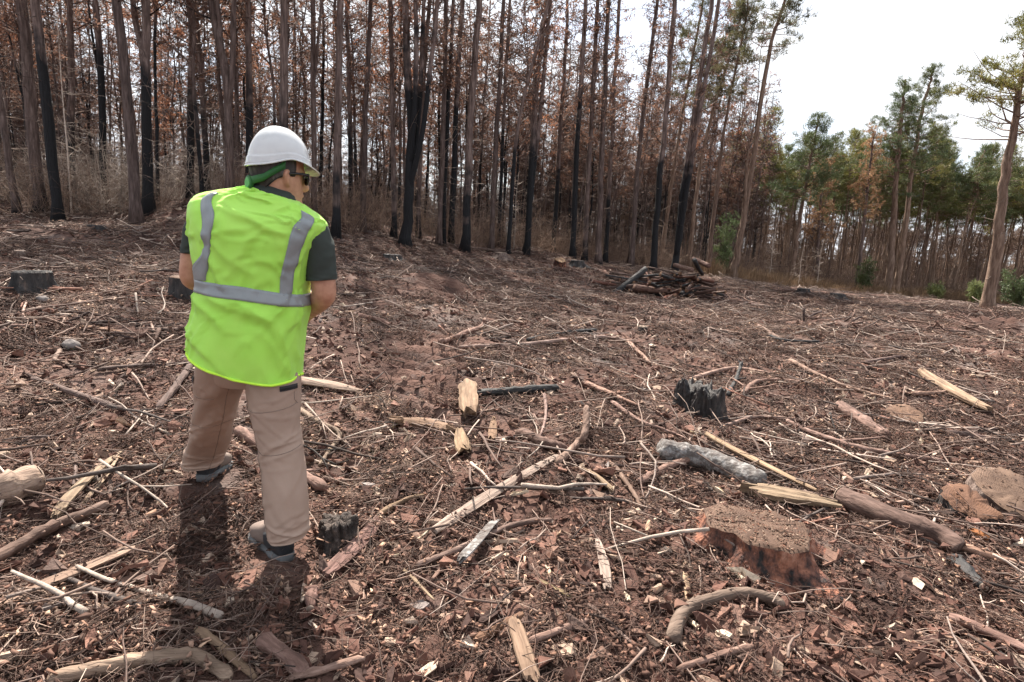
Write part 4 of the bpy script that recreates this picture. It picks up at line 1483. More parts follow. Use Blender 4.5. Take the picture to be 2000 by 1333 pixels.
stump(66, 572, 30, 34, 'black charred stump at the left edge', mat='char', top='char', flare=.5)
stump(362, 585, 26, 38, 'dark cut stump half hidden behind the worker\'s left arm', mat='char', top='wood', flare=.4, top_tint=(.5, .4, .35))
stump(190, 452, 14, 9, 'low black stump at the foot of the left pines', mat='char', top='char', flare=.5)
stump(262, 452, 13, 11, 'pale cut block at the foot of the leaning grey pine', mat='old_wood', flare=.2, top_tint=(1.1, 1, .9))
stump(1093, 521, 10, 15, 'pale orange cut stump among the middle pines', mat='red_bark', flare=.3, top_tint=(1.3, 1.1, .85), tilt=(0, -.5))
stump(1128, 522, 12, 9, 'dark stump right beside the pale orange one', mat='char', top='char', flare=.9)
stump(978, 505, 12, 10, 'rooty grey stump in front of the fallen trunk', mat='bark_stick', flare=1.2, flutes=5)
stump(766, 508, 16, 8, 'low dark stump mound right of the worker in the distance', mat='char', top='char', flare=.8)
stump(1568, 575, 11, 9, 'dark stump far off before the pointed green pine', mat='char', top='char', flare=.7)
stump(1635, 582, 13, 7, 'flat dark stump far off at right', mat='char', top='char', flare=.8)
stump(40, 502, 9, 10, 'small stump with a white sawn top far left', mat='bark_stick', flare=.6, top_tint=(2, 2, 2))
stump(1255, 650, 9, 8, 'little sawn stump below the log pile', mat='char', top='wood', flare=.4)
stump(660, 1075, 30, 34, 'burnt crumbling stump lump just right of the worker\'s boot', mat='burnt_lump', top='burnt_lump', flare=.7, flutes=3, jag=.10, rag=.55)


def rock(px, py, rpx, label):
    p = G(px, py)
    r = rpx * scale_at(p)
    n, k = 14, 8
    V = []
    s = rng.uniform(0, 99)
    for i in range(k):
        th = math.pi * i / (k - 1)
        for j in range(n):
            ph = 2 * math.pi * j / n
            v = np.array([math.sin(th) * math.cos(ph), math.sin(th) * math.sin(ph), math.cos(th)])
            f = 1 + .25 * float(vnoise(np.array(v[0] * 1.7 + s), np.array(v[1] * 1.7 + v[2] * 2.1), 3))
            V.append(v * f * r * [1.1, .9, .8])
    o = obj('stone', MB().add(np.array(V), ring_faces(k, n)), MAT['rock'], None, p + [0, r * .5, r * .45])
    return tag(o, label, 'stone')


MAT['rock'] = M('rock', [(0.3, (0.10, 0.085, 0.08)), (0.7, (0.22, 0.19, 0.18))], scale=14, bump=.7, bscale=40)
rock(134, 684, 15, 'round grey stone at left between two sticks')
rock(80, 592, 11, 'small brown clod-like stone under the black stump at left')


# ------------------------------------------------------------------ log pile
def log_pile():
    c = U(1303, 560, 17.0)
    cx, cy = c[0], 17.0
    z0 = float(T(cx, cy))
    sc = 17.5 / PF
    spots = []
    names = ['thin', 'short', 'thick', 'crooked', 'charred', 'reddish', 'split', 'knotty', 'pale', 'long', 'stubby', 'smooth']
    where = ['at the bottom left', 'at the bottom middle', 'at the bottom right', 'in the lower left', 'in the lower middle', 'in the lower right', 'in the upper left', 'in the upper middle', 'in the upper right', 'on top']
    i = 0
    used = {}
    for lay, (half, zz, nn) in enumerate([(1.8, .05, 44), (1.6, .20, 40), (1.35, .35, 34), (1.05, .50, 24), (.7, .63, 12)]):
        for q in range(nn):
            x = cx + rng.uniform(-half, half)
            y = cy + rng.uniform(-.75, .75) * (1 - lay * .15)
            ln = rng.uniform(.6, 1.7)
            ang = rng.normal(scale=.7) + (0 if rng.uniform() < .6 else 1.3)
            r = rng.uniform(.016, .050)
            el = rng.normal(scale=.16)
            d = np.array([math.cos(ang) * math.cos(el), math.sin(ang) * math.cos(el), math.sin(el)])
            o = np.array([x, y, float(T(x, y)) + zz + rng.normal(scale=.04)])
            ty = int(rng.integers(0, 4))
            side = 'left' if x < cx - half * .33 else ('right' if x > cx + half * .33 else 'middle')
            lev = ['bottom', 'lower', 'middle', 'upper', 'top'][lay]
            adj = ['brown', 'black charred', 'reddish', 'grey'][ty]
            size = 'thick' if r > .04 else ('thin' if r < .028 else 'medium-thick')
            lab = '%s %s log in the %s %s of the log pile' % (size, adj, lev, side)
            k_ = used.get(lab, 0)
            used[lab] = k_ + 1
            if k_:
                lab = '%s %s log in the %s %s of the log pile, %s end' % (size, adj, lev, side, ['left', 'right', 'front', 'rear', 'upper', 'lower'][k_ % 6])
                lab = lab.replace(', ', ' showing its ')
            Fm = frame(d)
            t = put(thing('pile_log', lab, 'log', o, 0, 'logs heaped in the log pile'), o, Fm)
            d = d @ Fm
            P = spline(np.array([-d * ln / 2, rng.normal(scale=.03, size=3), d * ln / 2]), 8)
            V, F = tube(P, np.linspace(r, r * rng.uniform(.7, .95), 8), 9, jit=.08)
            obj('bark', MB().add(V, F, [(.55, .44, .41), (.35, .33, .33), (.72, .45, .38), (.75, .68, .65)][ty]), MAT['char' if ty == 1 else 'bark_stick'], t)
            e = -1 if (Fm @ d)[1] > 0 else 1
            s_ = 1 if e > 0 else -1
            add_cut(P[-1] if e > 0 else P[0], d * s_, r * (.8 if e > 0 else 1), t, (.85, .64, .5))
    # the ones that stick out
    for (a, b, w, lab, ty) in [((1190, 580), (1262, 525), 12, 'dark log propped slantwise at the left end of the log pile', 1), ((1385, 520), (1353, 506), 9, 'short log end poking up from the right of the pile', 0),
                               ((1352, 528), (1318, 518), 9, 'pale log end poking out of the top of the pile', 3), ((1300, 585), (1345, 570), 12, 'tan log lying along the front foot of the pile', 2),
                               ((1240, 562), (1330, 572), 13, 'long brown log along the front of the pile', 0), ((1330, 575), (1365, 560), 10, 'dark log leaning on the front right of the pile', 1),
                               ((1356, 508), (1372, 536), 8, 'upright charred pole rising from the right of the pile', 1)]:
        A, B = U(a[0], a[1], 16.1), U(b[0], b[1], 16.8)
        Fm = frame(B - A)
        t = put(thing('pile_log', lab, 'log', A, 0, 'logs heaped in the log pile'), A, Fm)
        r = .5 * w * sc
        P = spline(np.array([[0, 0, 0], ((B - A) * .5) @ Fm + rng.normal(scale=.02, size=3), (B - A) @ Fm]), 8)
        V, F = tube(P, np.linspace(r, r * .85, 8), 9, jit=.07)
        obj('bark', MB().add(V, F, [(1, .8, .72), (.35, .33, .33), (1.3, .75, .6), (1.4, 1.2, 1.1)][ty]), MAT['char' if ty == 1 else 'bark_stick'], t)
        add_cut(P[-1], nrm((P[-1] - P[-2])[None])[0], r * .85, t, (1.2, .95, .7))


log_pile()


# ------------------------------------------------------------------ heaps of raked-up slash
def heap(px, py, Y, w, h, n, label):
    p = U(px, py, Y)
    x0, z0 = p[0], float(T(p[0], Y))
    t = thing('slash_heap', label, 'brush heap', (x0, Y, z0), 0, 'heaps of slash in the middle distance')
    mb, md = MB(), MB()
    for i in range(n):
        a_, r_ = rng.uniform(0, 6.28), math.sqrt(rng.uniform())
        q = np.array([math.cos(a_) * r_ * w, math.sin(a_) * r_ * w * .6, 0])
        q[2] = float(T(x0 + q[0], Y + q[1])) - z0 + h * max(0, 1 - r_ ** 1.5) * rng.uniform(.2, 1)
        d = np.array([*rng.normal(size=2), rng.normal(scale=.3)])
        d /= np.linalg.norm(d)
        l = rng.uniform(.25, .9) * w * .7
        r0 = rng.uniform(.006, .026)
        P = spline(np.array([q - d * l / 2, q + rng.normal(scale=.05 * l, size=3), q + d * l / 2]), 5)
        V, F = tube(P, np.linspace(r0, r0 * .5, 5), 5, jit=.08)
        mb.add(V, F, [(1.3, 1.15, 1.05), (.7, .6, .56), (.35, .3, .3), (1.0, .8, .72)][rng.integers(4)])
    x = obj('sticks', mb, MAT['bark_stick'], t)
    x['kind'] = 'stuff'
    # the mound of earth and duff under it
    n_, k_ = 30, 8
    a_ = np.arange(n_) * 2 * math.pi / n_
    rows = []
    for f in np.linspace(1.05, .02, k_):
        xx, yy = np.cos(a_) * f * w, np.sin(a_) * f * w * .6
        zz = T(x0 + xx, Y + yy) - z0 - .03 + h * .6 * np.maximum(0, 1 - f ** 1.7) * (1 + .4 * vnoise(xx * 5 + px, yy * 5, 9))
        rows.append(np.stack([xx, yy, zz], -1))
    md.add(np.concatenate(rows), ring_faces(k_, n_))
    obj('earth_mound', md, MAT['soil'], t)


heap(1965, 632, 13.5, 1.3, .55, 70, 'dark heap of earth and sticks at the right edge below the big right-hand pine')
heap(1440, 590, 16, 1.0, .3, 50, 'low tangle of sticks right of the log pile')
heap(1130, 560, 15.5, 1.0, .22, 44, 'low tangle of sticks left of the log pile')
heap(1840, 650, 12, 1.2, .22, 50, 'flat spread of sticks left of the dark heap at right')
heap(700, 560, 12.5, 1.0, .16, 40, 'flat spread of pale sticks right of the worker\'s shoulder')
heap(120, 520, 11, 1.3, .25, 50, 'low dark heap of sticks beyond the black stump at left')
heap(1620, 690, 10, 1.0, .20, 44, 'low tangle of branches in the middle distance at right')
heap(1290, 700, 9.5, .9, .16, 40, 'low tangle of branches behind the charred twin stump')
heap(250, 760, 5.2, .55, .10, 40, 'nest of thin sticks left of the worker\'s thigh')

# ------------------------------------------------------------------ loose litter
def twig_mesh(ln, r, sides=4, forks=1, bend=.12):
    k = 6
    d = np.array([1.0, 0, 0])
    p = [np.array([-ln / 2, 0, 0])]
    for i in range(k - 1):
        d = d + rng.normal(scale=bend, size=3) * [1, 1, .5]
        p.append(p[-1] + d / np.linalg.norm(d) * ln / (k - 1))
    p = np.array(p)
    p[:, 2] += r - p[:, 2].min()
    mb = MB()
    V, F = tube(p, np.linspace(r, r * .5, k), sides, jit=.06)
    mb.add(V, F)
    for _ in range(forks):
        i = rng.integers(1, k - 1)
        e = p[i] + np.array([rng.uniform(.1, .3), rng.choice([-1, 1]) * rng.uniform(.08, .2), rng.uniform(0, .06)]) * ln
        V, F = tube(np.array([p[i], (p[i] + e) / 2 + rng.normal(scale=.02 * ln, size=3), e]), [r * .6, r * .5, r * .3], max(3, sides - 1))
        mb.add(V, F)
    return mb


def chip_mesh(l, w, th):
    n = 7
    a = np.sort(rng.uniform(0, 2 * math.pi, n))
    e = np.stack([np.cos(a) * l / 2 * rng.uniform(.75, 1.1, n), np.sin(a) * w / 2 * rng.uniform(.75, 1.1, n)], -1)
    z = rng.normal(scale=th * .8, size=n) + .25 * w * (e[:, 1] / w) ** 2 * rng.choice([-1, 1])
    top = np.concatenate([e, (z + th)[:, None]], 1)
    bot = np.concatenate([e * .96, z[:, None]], 1)
    V = np.concatenate([bot, top])
    j = np.arange(n)
    F = [np.stack([j, (j + 1) % n, (j + 1) % n + n, j + n], -1), (n + j)[None], j[::-1][None]]
    return MB().add(V, F)


def needle_clump(n, size):
    """a fistful of needles, bark crumbs and hair-thin twigs"""
    mb = MB()
    for i in range(n):
        c = np.array([*rng.normal(scale=size, size=2), abs(rng.normal(scale=.010))])
        a = rng.uniform(0, 6.28)
        l = rng.uniform(.035, .125)
        d = np.array([math.cos(a), math.sin(a), rng.normal(scale=.16)])
        s = np.array([-math.sin(a), math.cos(a), 0]) * rng.normal(scale=.12) * l
        r = rng.uniform(.0006, .0015)
        V, F = tube(np.array([c - d * l / 2, c + s + [0, 0, .004], c + d * l / 2]), [r, r, r * .5], 3, cap=(False, False))
        mb.add(V, F, rng.uniform(.4, 1.7))
    for i in range(int(n * .75)):
        c = np.array([*rng.normal(scale=size, size=2), abs(rng.normal(scale=.008))])
        q = chip_mesh(rng.uniform(.010, .04), rng.uniform(.006, .018), .003)
        ro = np.array(Matrix.Rotation(rng.uniform(0, 6.28), 3, 'Z') @ Matrix.Rotation(rng.normal(scale=.4), 3, 'X'))
        V = q.V[0] @ ro.T + c
        mb.add(V, q.F, np.array([1.0, .86, .78]) * rng.uniform(.4, 1.6) if rng.uniform() < .9 else (2.4, 2.2, 1.9))
    return mb


def spread_points(n, r0, r1, power, half=50):
    """more pieces per square metre near the camera, fewer far away"""
    u = rng.uniform(size=n)
    e = 2 - power
    if abs(e) < 1e-6:
        r = r0 * (r1 / r0) ** u
    else:
        r = (r0 ** e + u * (r1 ** e - r0 ** e)) ** (1 / e)
    a = np.radians(rng.uniform(-half, half, n))
    x, y = np.sin(a) * r, np.cos(a) * r
    return x, y, r


def mask_open(x, y, lim=3.0):
    return y < np.interp(x, LINE[:, 0], LINE[:, 1]) + lim


def patchy(x, y, keep_bare=.5):
    """bare earth shows in patches and along the tracks"""
    v = vnoise(x * .55 + 11, y * .55, 21) + .5 * vnoise(x * 1.7, y * 1.7, 22)
    p = np.clip(.62 + .75 * v, 1 - keep_bare, 1)
    for c, sx, sy in ((RUT, .8, 1.1), (RUT2, .5, 1.4)):
        p = p * (1 - .78 * np.exp(-((x - c[0]) / sx) ** 4 - ((y - c[1]) / sy) ** 4))
    return rng.uniform(size=len(x)) < p


def normals(x, y, e=.06):
    gx = (T(x + e, y) - T(x - e, y)) / (2 * e)
    gy = (T(x, y + e) - T(x, y - e)) / (2 * e)
    return gx, gy


def lay(n, r0, r1, power, bare=.5, tilt=.12, lift=0.0, smin=.7, smax=1.4, grow=0.0, half=57, lim=3.0):
    x, y, r = spread_points(n, r0, r1, power, half)
    k = mask_open(x, y, lim) & patchy(x, y, bare)
    for bx, by in BOOTS:
        k &= (x - bx) ** 2 + (y - by) ** 2 > .17 ** 2
    x, y, r = x[k], y[k], r[k]
    gx, gy = normals(x, y)
    z = T(x, y) + lift
    m = len(x)
    a = rng.uniform(0, 2 * math.pi, m)
    # tilt to the slope in the piece's own turned frame
    sx = gx * np.cos(a) + gy * np.sin(a)
    sy = -gx * np.sin(a) + gy * np.cos(a)
    eul = np.stack([np.arctan(sy) + rng.normal(scale=tilt, size=m), -np.arctan(sx) + rng.normal(scale=tilt, size=m), a], -1)
    s = rng.uniform(smin, smax, m) * (1 + grow * np.maximum(r - 4, 0))
    return np.stack([x, y, z], -1), eul, s


_hr, _hl = G(560, 1098), G(396, 946)
BOOTS = [(_hr[0], _hr[1]), (_hr[0] - .08, _hr[1] + .10), (_hl[0], _hl[1]), (_hl[0], _hl[1] + .14)]
# needles and crumbs
NC = [needle_clump(64, .080) for _ in range(14)]
p, e, s = lay(11500, 1.2, 26, 1.1, bare=.72, tilt=.10, grow=.05, lim=1)
scatter('needle_litter', [(m, MAT['litter_needle']) for m in NC], p, e, s, 'fine litter of brown needles, crumbs and hair-thin twigs over the earth', 'litter')
# bark chips
CHM = [chip_mesh(rng.uniform(.03, .10), rng.uniform(.018, .05), rng.uniform(.004, .010)) for _ in range(20)]
p, e, s = lay(56000, 1.2, 24, 1.2, bare=.45, tilt=.4, lift=.005, smin=.4, smax=1.6, grow=.05)
scatter('bark_chips', [(m, MAT['litter_chip']) for m in CHM], p, e, s, 'scattered red-brown bark chips and pale wood shavings', 'litter')
# twigs
TWM = [twig_mesh(rng.uniform(.12, .55), rng.uniform(.0022, .0065), 4, rng.integers(0, 3), rng.uniform(.08, .3)) for _ in range(30)]
p, e, s = lay(21000, 1.2, 30, .8, bare=.6, tilt=.10, lift=.006, smin=.4, smax=1.2, grow=.04)
scatter('twig_litter', [(m, MAT['litter_twig']) for m in TWM], p, e, s, 'thick litter of small grey and brown twigs all over the clearing', 'litter')

# longer sticks of slash, a loose mat over the whole clearing
STM = [twig_mesh(rng.uniform(.3, .85), rng.uniform(.005, .011), 5, rng.integers(0, 3), rng.uniform(.05, .2)) for _ in range(24)]
p, e, s = lay(9500, 3.0, 30, .55, bare=.6, tilt=.13, lift=.014, smin=.5, smax=1.15, grow=.02)
scatter('slash_sticks', [(m, MAT['litter_twig']) for m in STM], p, e, s, 'mat of broken grey and brown sticks across the middle of the clearing', 'litter')
# bigger flakes of bark and splinters
FLM = [chip_mesh(rng.uniform(.07, .17), rng.uniform(.02, .07), rng.uniform(.006, .012)) for _ in range(20)]
p, e, s = lay(11500, 1.3, 24, 1.0, bare=.5, tilt=.3, lift=.010, smin=.45, smax=1.1, grow=.03)
scatter('bark_flakes', [(m, MAT['litter_chip']) for m in FLM], p, e, s, 'larger flakes of red-brown and grey bark strewn over the litter', 'litter')

# single branches that can be told apart in the nearer half of the clearing
TONE = {'pale': (.32, .26, .22), 'grey-brown': (.20, .155, .135), 'dark': (.075, .058, .052), 'reddish': (.25, .125, .09), 'charred': (.032, .027, .025)}
for nm, c_ in TONE.items():
    MAT['tone_' + nm] = M('stick_' + nm, [(0.3, tuple(.6 * v for v in c_)), (0.7, tuple(1.25 * v for v in c_))], scale=16, bump=.6, bscale=60)
BRM = []
for i in range(40):
    tone = ['pale', 'grey-brown', 'dark', 'grey-brown', 'reddish', 'pale', 'dark', 'grey-brown', 'charred', 'pale'][i % 10]
    fk = int(rng.integers(0, 3))
    bend = rng.uniform(.04, .16)
    me = twig_mesh(rng.uniform(.35, .95), rng.uniform(.006, .015), 6, fk, bend).mesh('broken_branch')
    me.materials.append(MAT['tone_' + tone])
    BRM.append((me, tone, ['straight' if bend < .09 else 'crooked', 'forked', 'twice-forked'][fk]))
p, e, s = lay(620, 2.1, 15, .6, bare=.75, tilt=.05, lift=.012, smin=.6, smax=1.1, half=42)
count = 0
for q, r_, sc_ in zip(p, e, s):
    if count >= 290:
        break
    f = q[0] / q[1]
    if abs(f) > .95 or (q[0] + 1.1) ** 2 + (q[1] - 2.5) ** 2 < .6 ** 2:
        continue
    near = 'in the near foreground' if q[1] < 3.5 else ('at middle distance' if q[1] < 7 else 'towards the trees')
    z_ = 'left of the worker' if f < -.55 else ('just right of the worker' if f < -.1 else ('in the middle' if f < .3 else 'on the right side'))
    me, tone, form = BRM[rng.integers(len(BRM))]
    o = obj('broken_branch', me, None, None, q)
    o.rotation_euler = r_
    o.scale = (sc_, sc_, sc_)
    sz = 'short' if sc_ < .78 else ('mid-length' if sc_ < .94 else 'long')
    tag(o, ' '.join([sz, tone, form, 'branch among the twigs', near, z_]), 'branch', 'small broken branches ' + near + ' ' + z_)
    count += 1
# chunks of bark and wood that can be told apart in the foreground
CT = {'red-brown': (.175, .088, .064), 'tan': (.36, .24, .165), 'dark brown': (.085, .052, .042), 'grey': (.24, .20, .185), 'cream': (.58, .47, .35)}
for nm, c_ in CT.items():
    MAT['chunk_' + nm] = M('chunk_' + nm.replace('-', '_'), [(0.3, tuple(.65 * v for v in c_)), (0.7, tuple(1.2 * v for v in c_))], scale=22, bump=.8, bscale=70)
BKM = []
for i in range(30):
    tone = ['red-brown', 'tan', 'dark brown', 'grey', 'red-brown', 'cream'][i % 6]
    lg = i % 2
    me = chip_mesh(rng.uniform(.10, .20), rng.uniform(.022, .04) if lg else rng.uniform(.05, .10), rng.uniform(.008, .018)).mesh('bark_chunk', smooth=False)
    me.materials.append(MAT['chunk_' + tone])
    BKM.append((me, tone, 'slim' if lg else 'broad'))
p, e, s = lay(480, 1.6, 8, 1.0, bare=.3, tilt=.22, lift=.014, smin=.5, smax=1.1, half=42)
for q, r_, sc_ in zip(p[:260], e, s):
    if (q[0] + 1.1) ** 2 + (q[1] - 2.5) ** 2 < .45 ** 2:
        continue
    f = q[0] / q[1]
    near = 'in the near foreground' if q[1] < 3.2 else 'further back'
    z_ = 'left of the worker' if f < -.55 else ('right of the worker' if f < -.05 else ('in the middle' if f < .3 else 'towards the right edge'))
    me, tone, form = BKM[rng.integers(len(BKM))]
    o = obj('bark_chunk', me, None, None, q)
    o.rotation_euler = r_
    o.scale = (sc_, sc_, sc_)
    sz = 'small' if sc_ < .7 else ('medium' if sc_ < .9 else 'large')
    tag(o, ' '.join([sz, form, tone, 'chunk of bark', near, z_]), 'bark', 'loose bark chunks ' + near + ' ' + z_)

# ------------------------------------------------------------------ the worker
MAT['skin'] = M('skin', [(0.3, (0.36, 0.175, 0.115)), (0.5, (0.46, 0.245, 0.165)), (0.7, (0.54, 0.31, 0.215))], scale=22, rough=.5, bump=.15, bscale=160, bdist=.002, spec=.4)
MAT['hair'] = M('hair', [(0.35, (0.02, 0.018, 0.017)), (0.6, (0.06, 0.055, 0.052)), (0.8, (0.22, 0.21, 0.20))], scale=30, stretch=(1, 1, .25), rough=.6, bump=.8, bscale=90, bdist=.004)
MAT['vest'] = M('vest', [(0.35, (0.45, 0.91, 0.11)), (0.65, (0.52, 0.95, 0.15))], scale=4, rough=.55, bump=.25, bscale=7, bdist=.012, trans=.22, spec=.35, sheen=.2)
MAT['tape'] = M('tape', [(0.3, (0.185, 0.21, 0.225)), (0.7, (0.26, 0.285, 0.30))], scale=6, rough=.35, bump=.3, bscale=9, bdist=.006, spec=.6)
MAT['polo'] = M('polo', [(0.3, (0.030, 0.038, 0.034)), (0.7, (0.045, 0.055, 0.050))], scale=8, rough=.9, bump=.2, bscale=220, bdist=.001)
MAT['trousers'] = M('trousers', [(0.3, (0.31, 0.222, 0.174)), (0.7, (0.365, 0.266, 0.212))], scale=5, rough=.85, bump=.35, bscale=28, bdist=.005)
MAT['helmet'] = M('helmet', [(0.3, (0.48, 0.50, 0.51)), (0.5, (0.56, 0.575, 0.585)), (0.7, (0.58, 0.60, 0.61))], scale=14, rough=.16, bump=0, spec=.5, coat=.6)
MAT['strap'] = M('strap', [(0.3, (0.012, 0.075, 0.022)), (0.7, (0.03, 0.14, 0.03))], scale=20, rough=.5, bump=.1)
MAT['dial'] = M('dial', [(0.3, (0.05, 0.26, 0.06)), (0.7, (0.09, 0.36, 0.09))], scale=30, rough=.4, bump=.2)
MAT['black_plastic'] = M('black_plastic', [(0, (0.010, 0.010, 0.011)), (1, (0.016, 0.016, 0.017))], rough=.25, bump=0, spec=.5)
MAT['boot'] = M('boot', [(0.3, (0.15, 0.112, 0.096)), (0.7, (0.215, 0.165, 0.14))], scale=12, rough=.9, bump=.4, bscale=120, bdist=.002)
MAT['boot_dark'] = M('boot_dark', [(0.3, (0.020, 0.021, 0.025)), (0.7, (0.040, 0.041, 0.046))], scale=12, rough=.8, bump=.3, bscale=120, bdist=.002)
MAT['sole'] = M('sole', [(0.3, (0.075, 0.078, 0.082)), (0.7, (0.15, 0.155, 0.16))], scale=10, rough=.7, bump=.3)

HR = G(560, 1098) + [0, 0, .012]         # right heel
HL = G(396, 946) + [0, 0, .012]          # left heel
YT = HR[1] + 0.15          # depth of the trunk
YL = HL[1]
ORI = np.array([(HR[0] + HL[0]) / 2, YT, float(T((HR[0] + HL[0]) / 2, YT))])
person = thing('person', 'worker seen from behind in lime safety vest, white hard hat and khaki trousers', 'person', ORI)


def pobj(name, mb, mat, parent=None, smooth=True):
    mb.V = [v - ORI for v in mb.V]
    o = obj(name, mb.mesh(name, smooth), mat, parent or person)
    return o


def rings_surface(rings, kv, nu, p=.85, disp=None, twist=0.0):
    """rings: (pxL, pyL, pxR, pyR, depth, b_back, b_front); returns array [kv, nu, 3]; u = 0 right side, u = .75 the back"""
    rows = []
    for r in rings:
        Lp, Rp = U(r[0], r[1], r[4]), U(r[2], r[3], r[4])
        rows.append(np.concatenate([(Lp + Rp) / 2, (Rp - Lp) / 2, [r[5], r[6]]]))
    rows = spline(np.array(rows), kv)
    a = np.arange(nu) * 2 * math.pi / nu
    c, s = np.cos(a), np.sin(a)
    cs = np.sign(c) * np.abs(c) ** p
    ss = np.sign(s) * np.abs(s) ** p
    dep = np.where(ss[None] < 0, rows[:, 6:7] * ss[None], rows[:, 7:8] * ss[None])
    S = rows[:, None, :3] + rows[:, None, 3:6] * cs[None, :, None]
    S[..., 1] += dep
    return S


def surf_normals(S):
    du = np.roll(S, -1, 1) - np.roll(S, 1, 1)
    dv = np.gradient(S, axis=0)
    return nrm(np.cross(du, dv))


def grid_mb(S, cap0=False, cap1=False):
    k, n = S.shape[:2]
    F = [ring_faces(k, n)]
    if cap0:
        F.append(np.arange(n)[::-1][None])
    if cap1:
        F.append(((k - 1) * n + np.arange(n))[None])
    return MB().add(S.reshape(-1, 3), F)


# ---- vest
VR = [(378, 674, 583, 734, YT, .158, .16), (376, 660, 586, 694, YT, .163, .16), (383, 630, 591, 645, YT, .158, .155), (387, 597, 599, 604, YT, .152, .155), (390, 562, 600, 576, YT, .145, .15),
      (388, 522, 603, 540, YT, .145, .14), (382, 482, 614, 502, YT, .148, .14), (376, 440, 629, 471, YT, .148, .13), (373, 408, 638, 446, YT, .135, .12),
      (380, 388, 636, 434, YT, .115, .10), (405, 377, 618, 416, YT, .098, .085), (447, 371, 594, 401, YT, .088, .08), (478, 366, 580, 394, YT, .078, .08), (488, 362, 572, 390, YT, .068, .08)]
KV, NU = 110, 160
S = rings_surface(VR, KV, NU, .80)
vv = np.linspace(0, 1, KV)[:, None]
ua = (np.arange(NU) * 2 * math.pi / NU)[None]
# hem dips in the middle of the back and front
S[..., 2] -= np.abs(np.sin(ua)) * .040 * np.exp(-(vv / .10) ** 2)
S[..., 0] += .010 * np.exp(-((ua / (2 * math.pi) - .07) / .06) ** 2) * np.exp(-((vv - .24) / .13) ** 2)
N = surf_normals(S)
if (N[KV // 2, int(NU * .75)] @ np.array([0, -1, 0])) < 0:
    N = -N
uu = np.repeat(ua / (2 * math.pi), KV, 0)
v2 = np.repeat(vv, NU, 1)
wr = 0.006 * vnoise(uu * 14 + v2 * 6, v2 * 5 - uu * 4, 31) * (1 - v2) ** .5
wr += 0.0022 * vnoise(uu * 34 - v2 * 22, v2 * 15 + uu * 8, 32)
crs = np.random.default_rng(5)


def crease(u0, v0, u1, v1, h, wd):
    """a sharp crease of the cloth between two vest positions (widths as on the flat cloth)"""
    ax, ay = (uu - u0) * 1.5, (v2 - v0) * .85
    bx, by = (u1 - u0) * 1.5, (v1 - v0) * .85
    l2 = bx * bx + by * by
    t = (ax * bx + ay * by) / l2
    d = (ax * by - ay * bx) / math.sqrt(l2) + .010 * np.sin(t * 5 + u0 * 40)
    fade = np.exp(-(np.maximum(0, np.abs(t - .5) - .35) / .12) ** 2)
    prof = np.exp(-np.abs(d) / wd) - .55 * np.exp(-((d - 2.2 * wd) / (2 * wd)) ** 2)
    return h * prof * fade


for q_ in range(44):
    u0, v0 = crs.uniform(.54, .97), crs.uniform(.04, .92)
    an = crs.choice([.55, -.75, .9, -.35, 1.3]) + crs.normal(scale=.25)
    l = crs.uniform(.08, .26)
    wr += crease(u0, v0, u0 + l * math.cos(an) * .66, v0 + l * math.sin(an) * 1.1, crs.uniform(.005, .011), crs.uniform(.006, .012))
for q_ in range(60):
    u0, v0 = crs.uniform(.53, .97), crs.uniform(.03, .95)
    an = crs.choice([.7, -.7, .2, -.3, 1.2, 2.4]) + crs.normal(scale=.3)
    l = crs.uniform(.05, .16)
    wr += crease(u0, v0, u0 + l * math.cos(an) * .66, v0 + l * math.sin(an) * 1.1, crs.uniform(.0025, .0055), crs.uniform(.0035, .006))
for (a_, b_, c_, d_, h_) in [(.58, .30, .74, .16, .010), (.66, .28, .86, .20, .008), (.74, .30, .90, .10, .009), (.56, .17, .72, .05, .010), (.80, .16, .95, .05, .008), (.70, .92, .72, .45, .005), (.62, .80, .72, .50, .006)]:
    wr += crease(a_, b_, c_, d_, h_ * 1.5, .014)
# pinch at the belt strip
wr -= 0.006 * np.exp(-((v2 - .325) / .03) ** 2)
edge = np.clip(1 - (v2 - .93) / .07, 0, 1)
S = S + N * (wr * np.minimum(edge, 1))[..., None]
SV = S.copy()
inner0 = S[0] * 1.0
cen0 = S[0].mean(0)
turn = cen0 + (S[0] - cen0) * .965 + [0, 0, .004]
turn2 = cen0 + (S[0] - cen0) * .93 + [0, 0, .05]
cen1 = S[-1].mean(0)
col1 = cen1 + (S[-1] - cen1) * .95 + [0, 0, -.004]
col2 = cen1 + (S[-1] - cen1) * .9 + [0, 0, -.03]
SA = np.concatenate([turn2[None], turn[None], S, col1[None], col2[None]])
vest = pobj('safety_vest', grid_mb(SA), MAT['vest'])


def vest_pt(u, v, off):
    """point on the vest surface at u (0..1 round), v (0 hem .. 1 neck)"""
    fu = (u % 1.0) * NU
    fv = np.clip(v, 0, 1) * (KV - 1)
    i0 = np.floor(fu).astype(int) % NU
    i1 = (i0 + 1) % NU
    j0 = np.minimum(np.floor(fv).astype(int), KV - 2)
    a, b = (fu - np.floor(fu))[..., None], (fv - j0)[..., None]
    def f(X):
        return (X[j0, i0] * (1 - a) + X[j0, i1] * a) * (1 - b) + (X[j0 + 1, i0] * (1 - a) + X[j0 + 1, i1] * a) * b
    return f(SV) + f(N2) * off


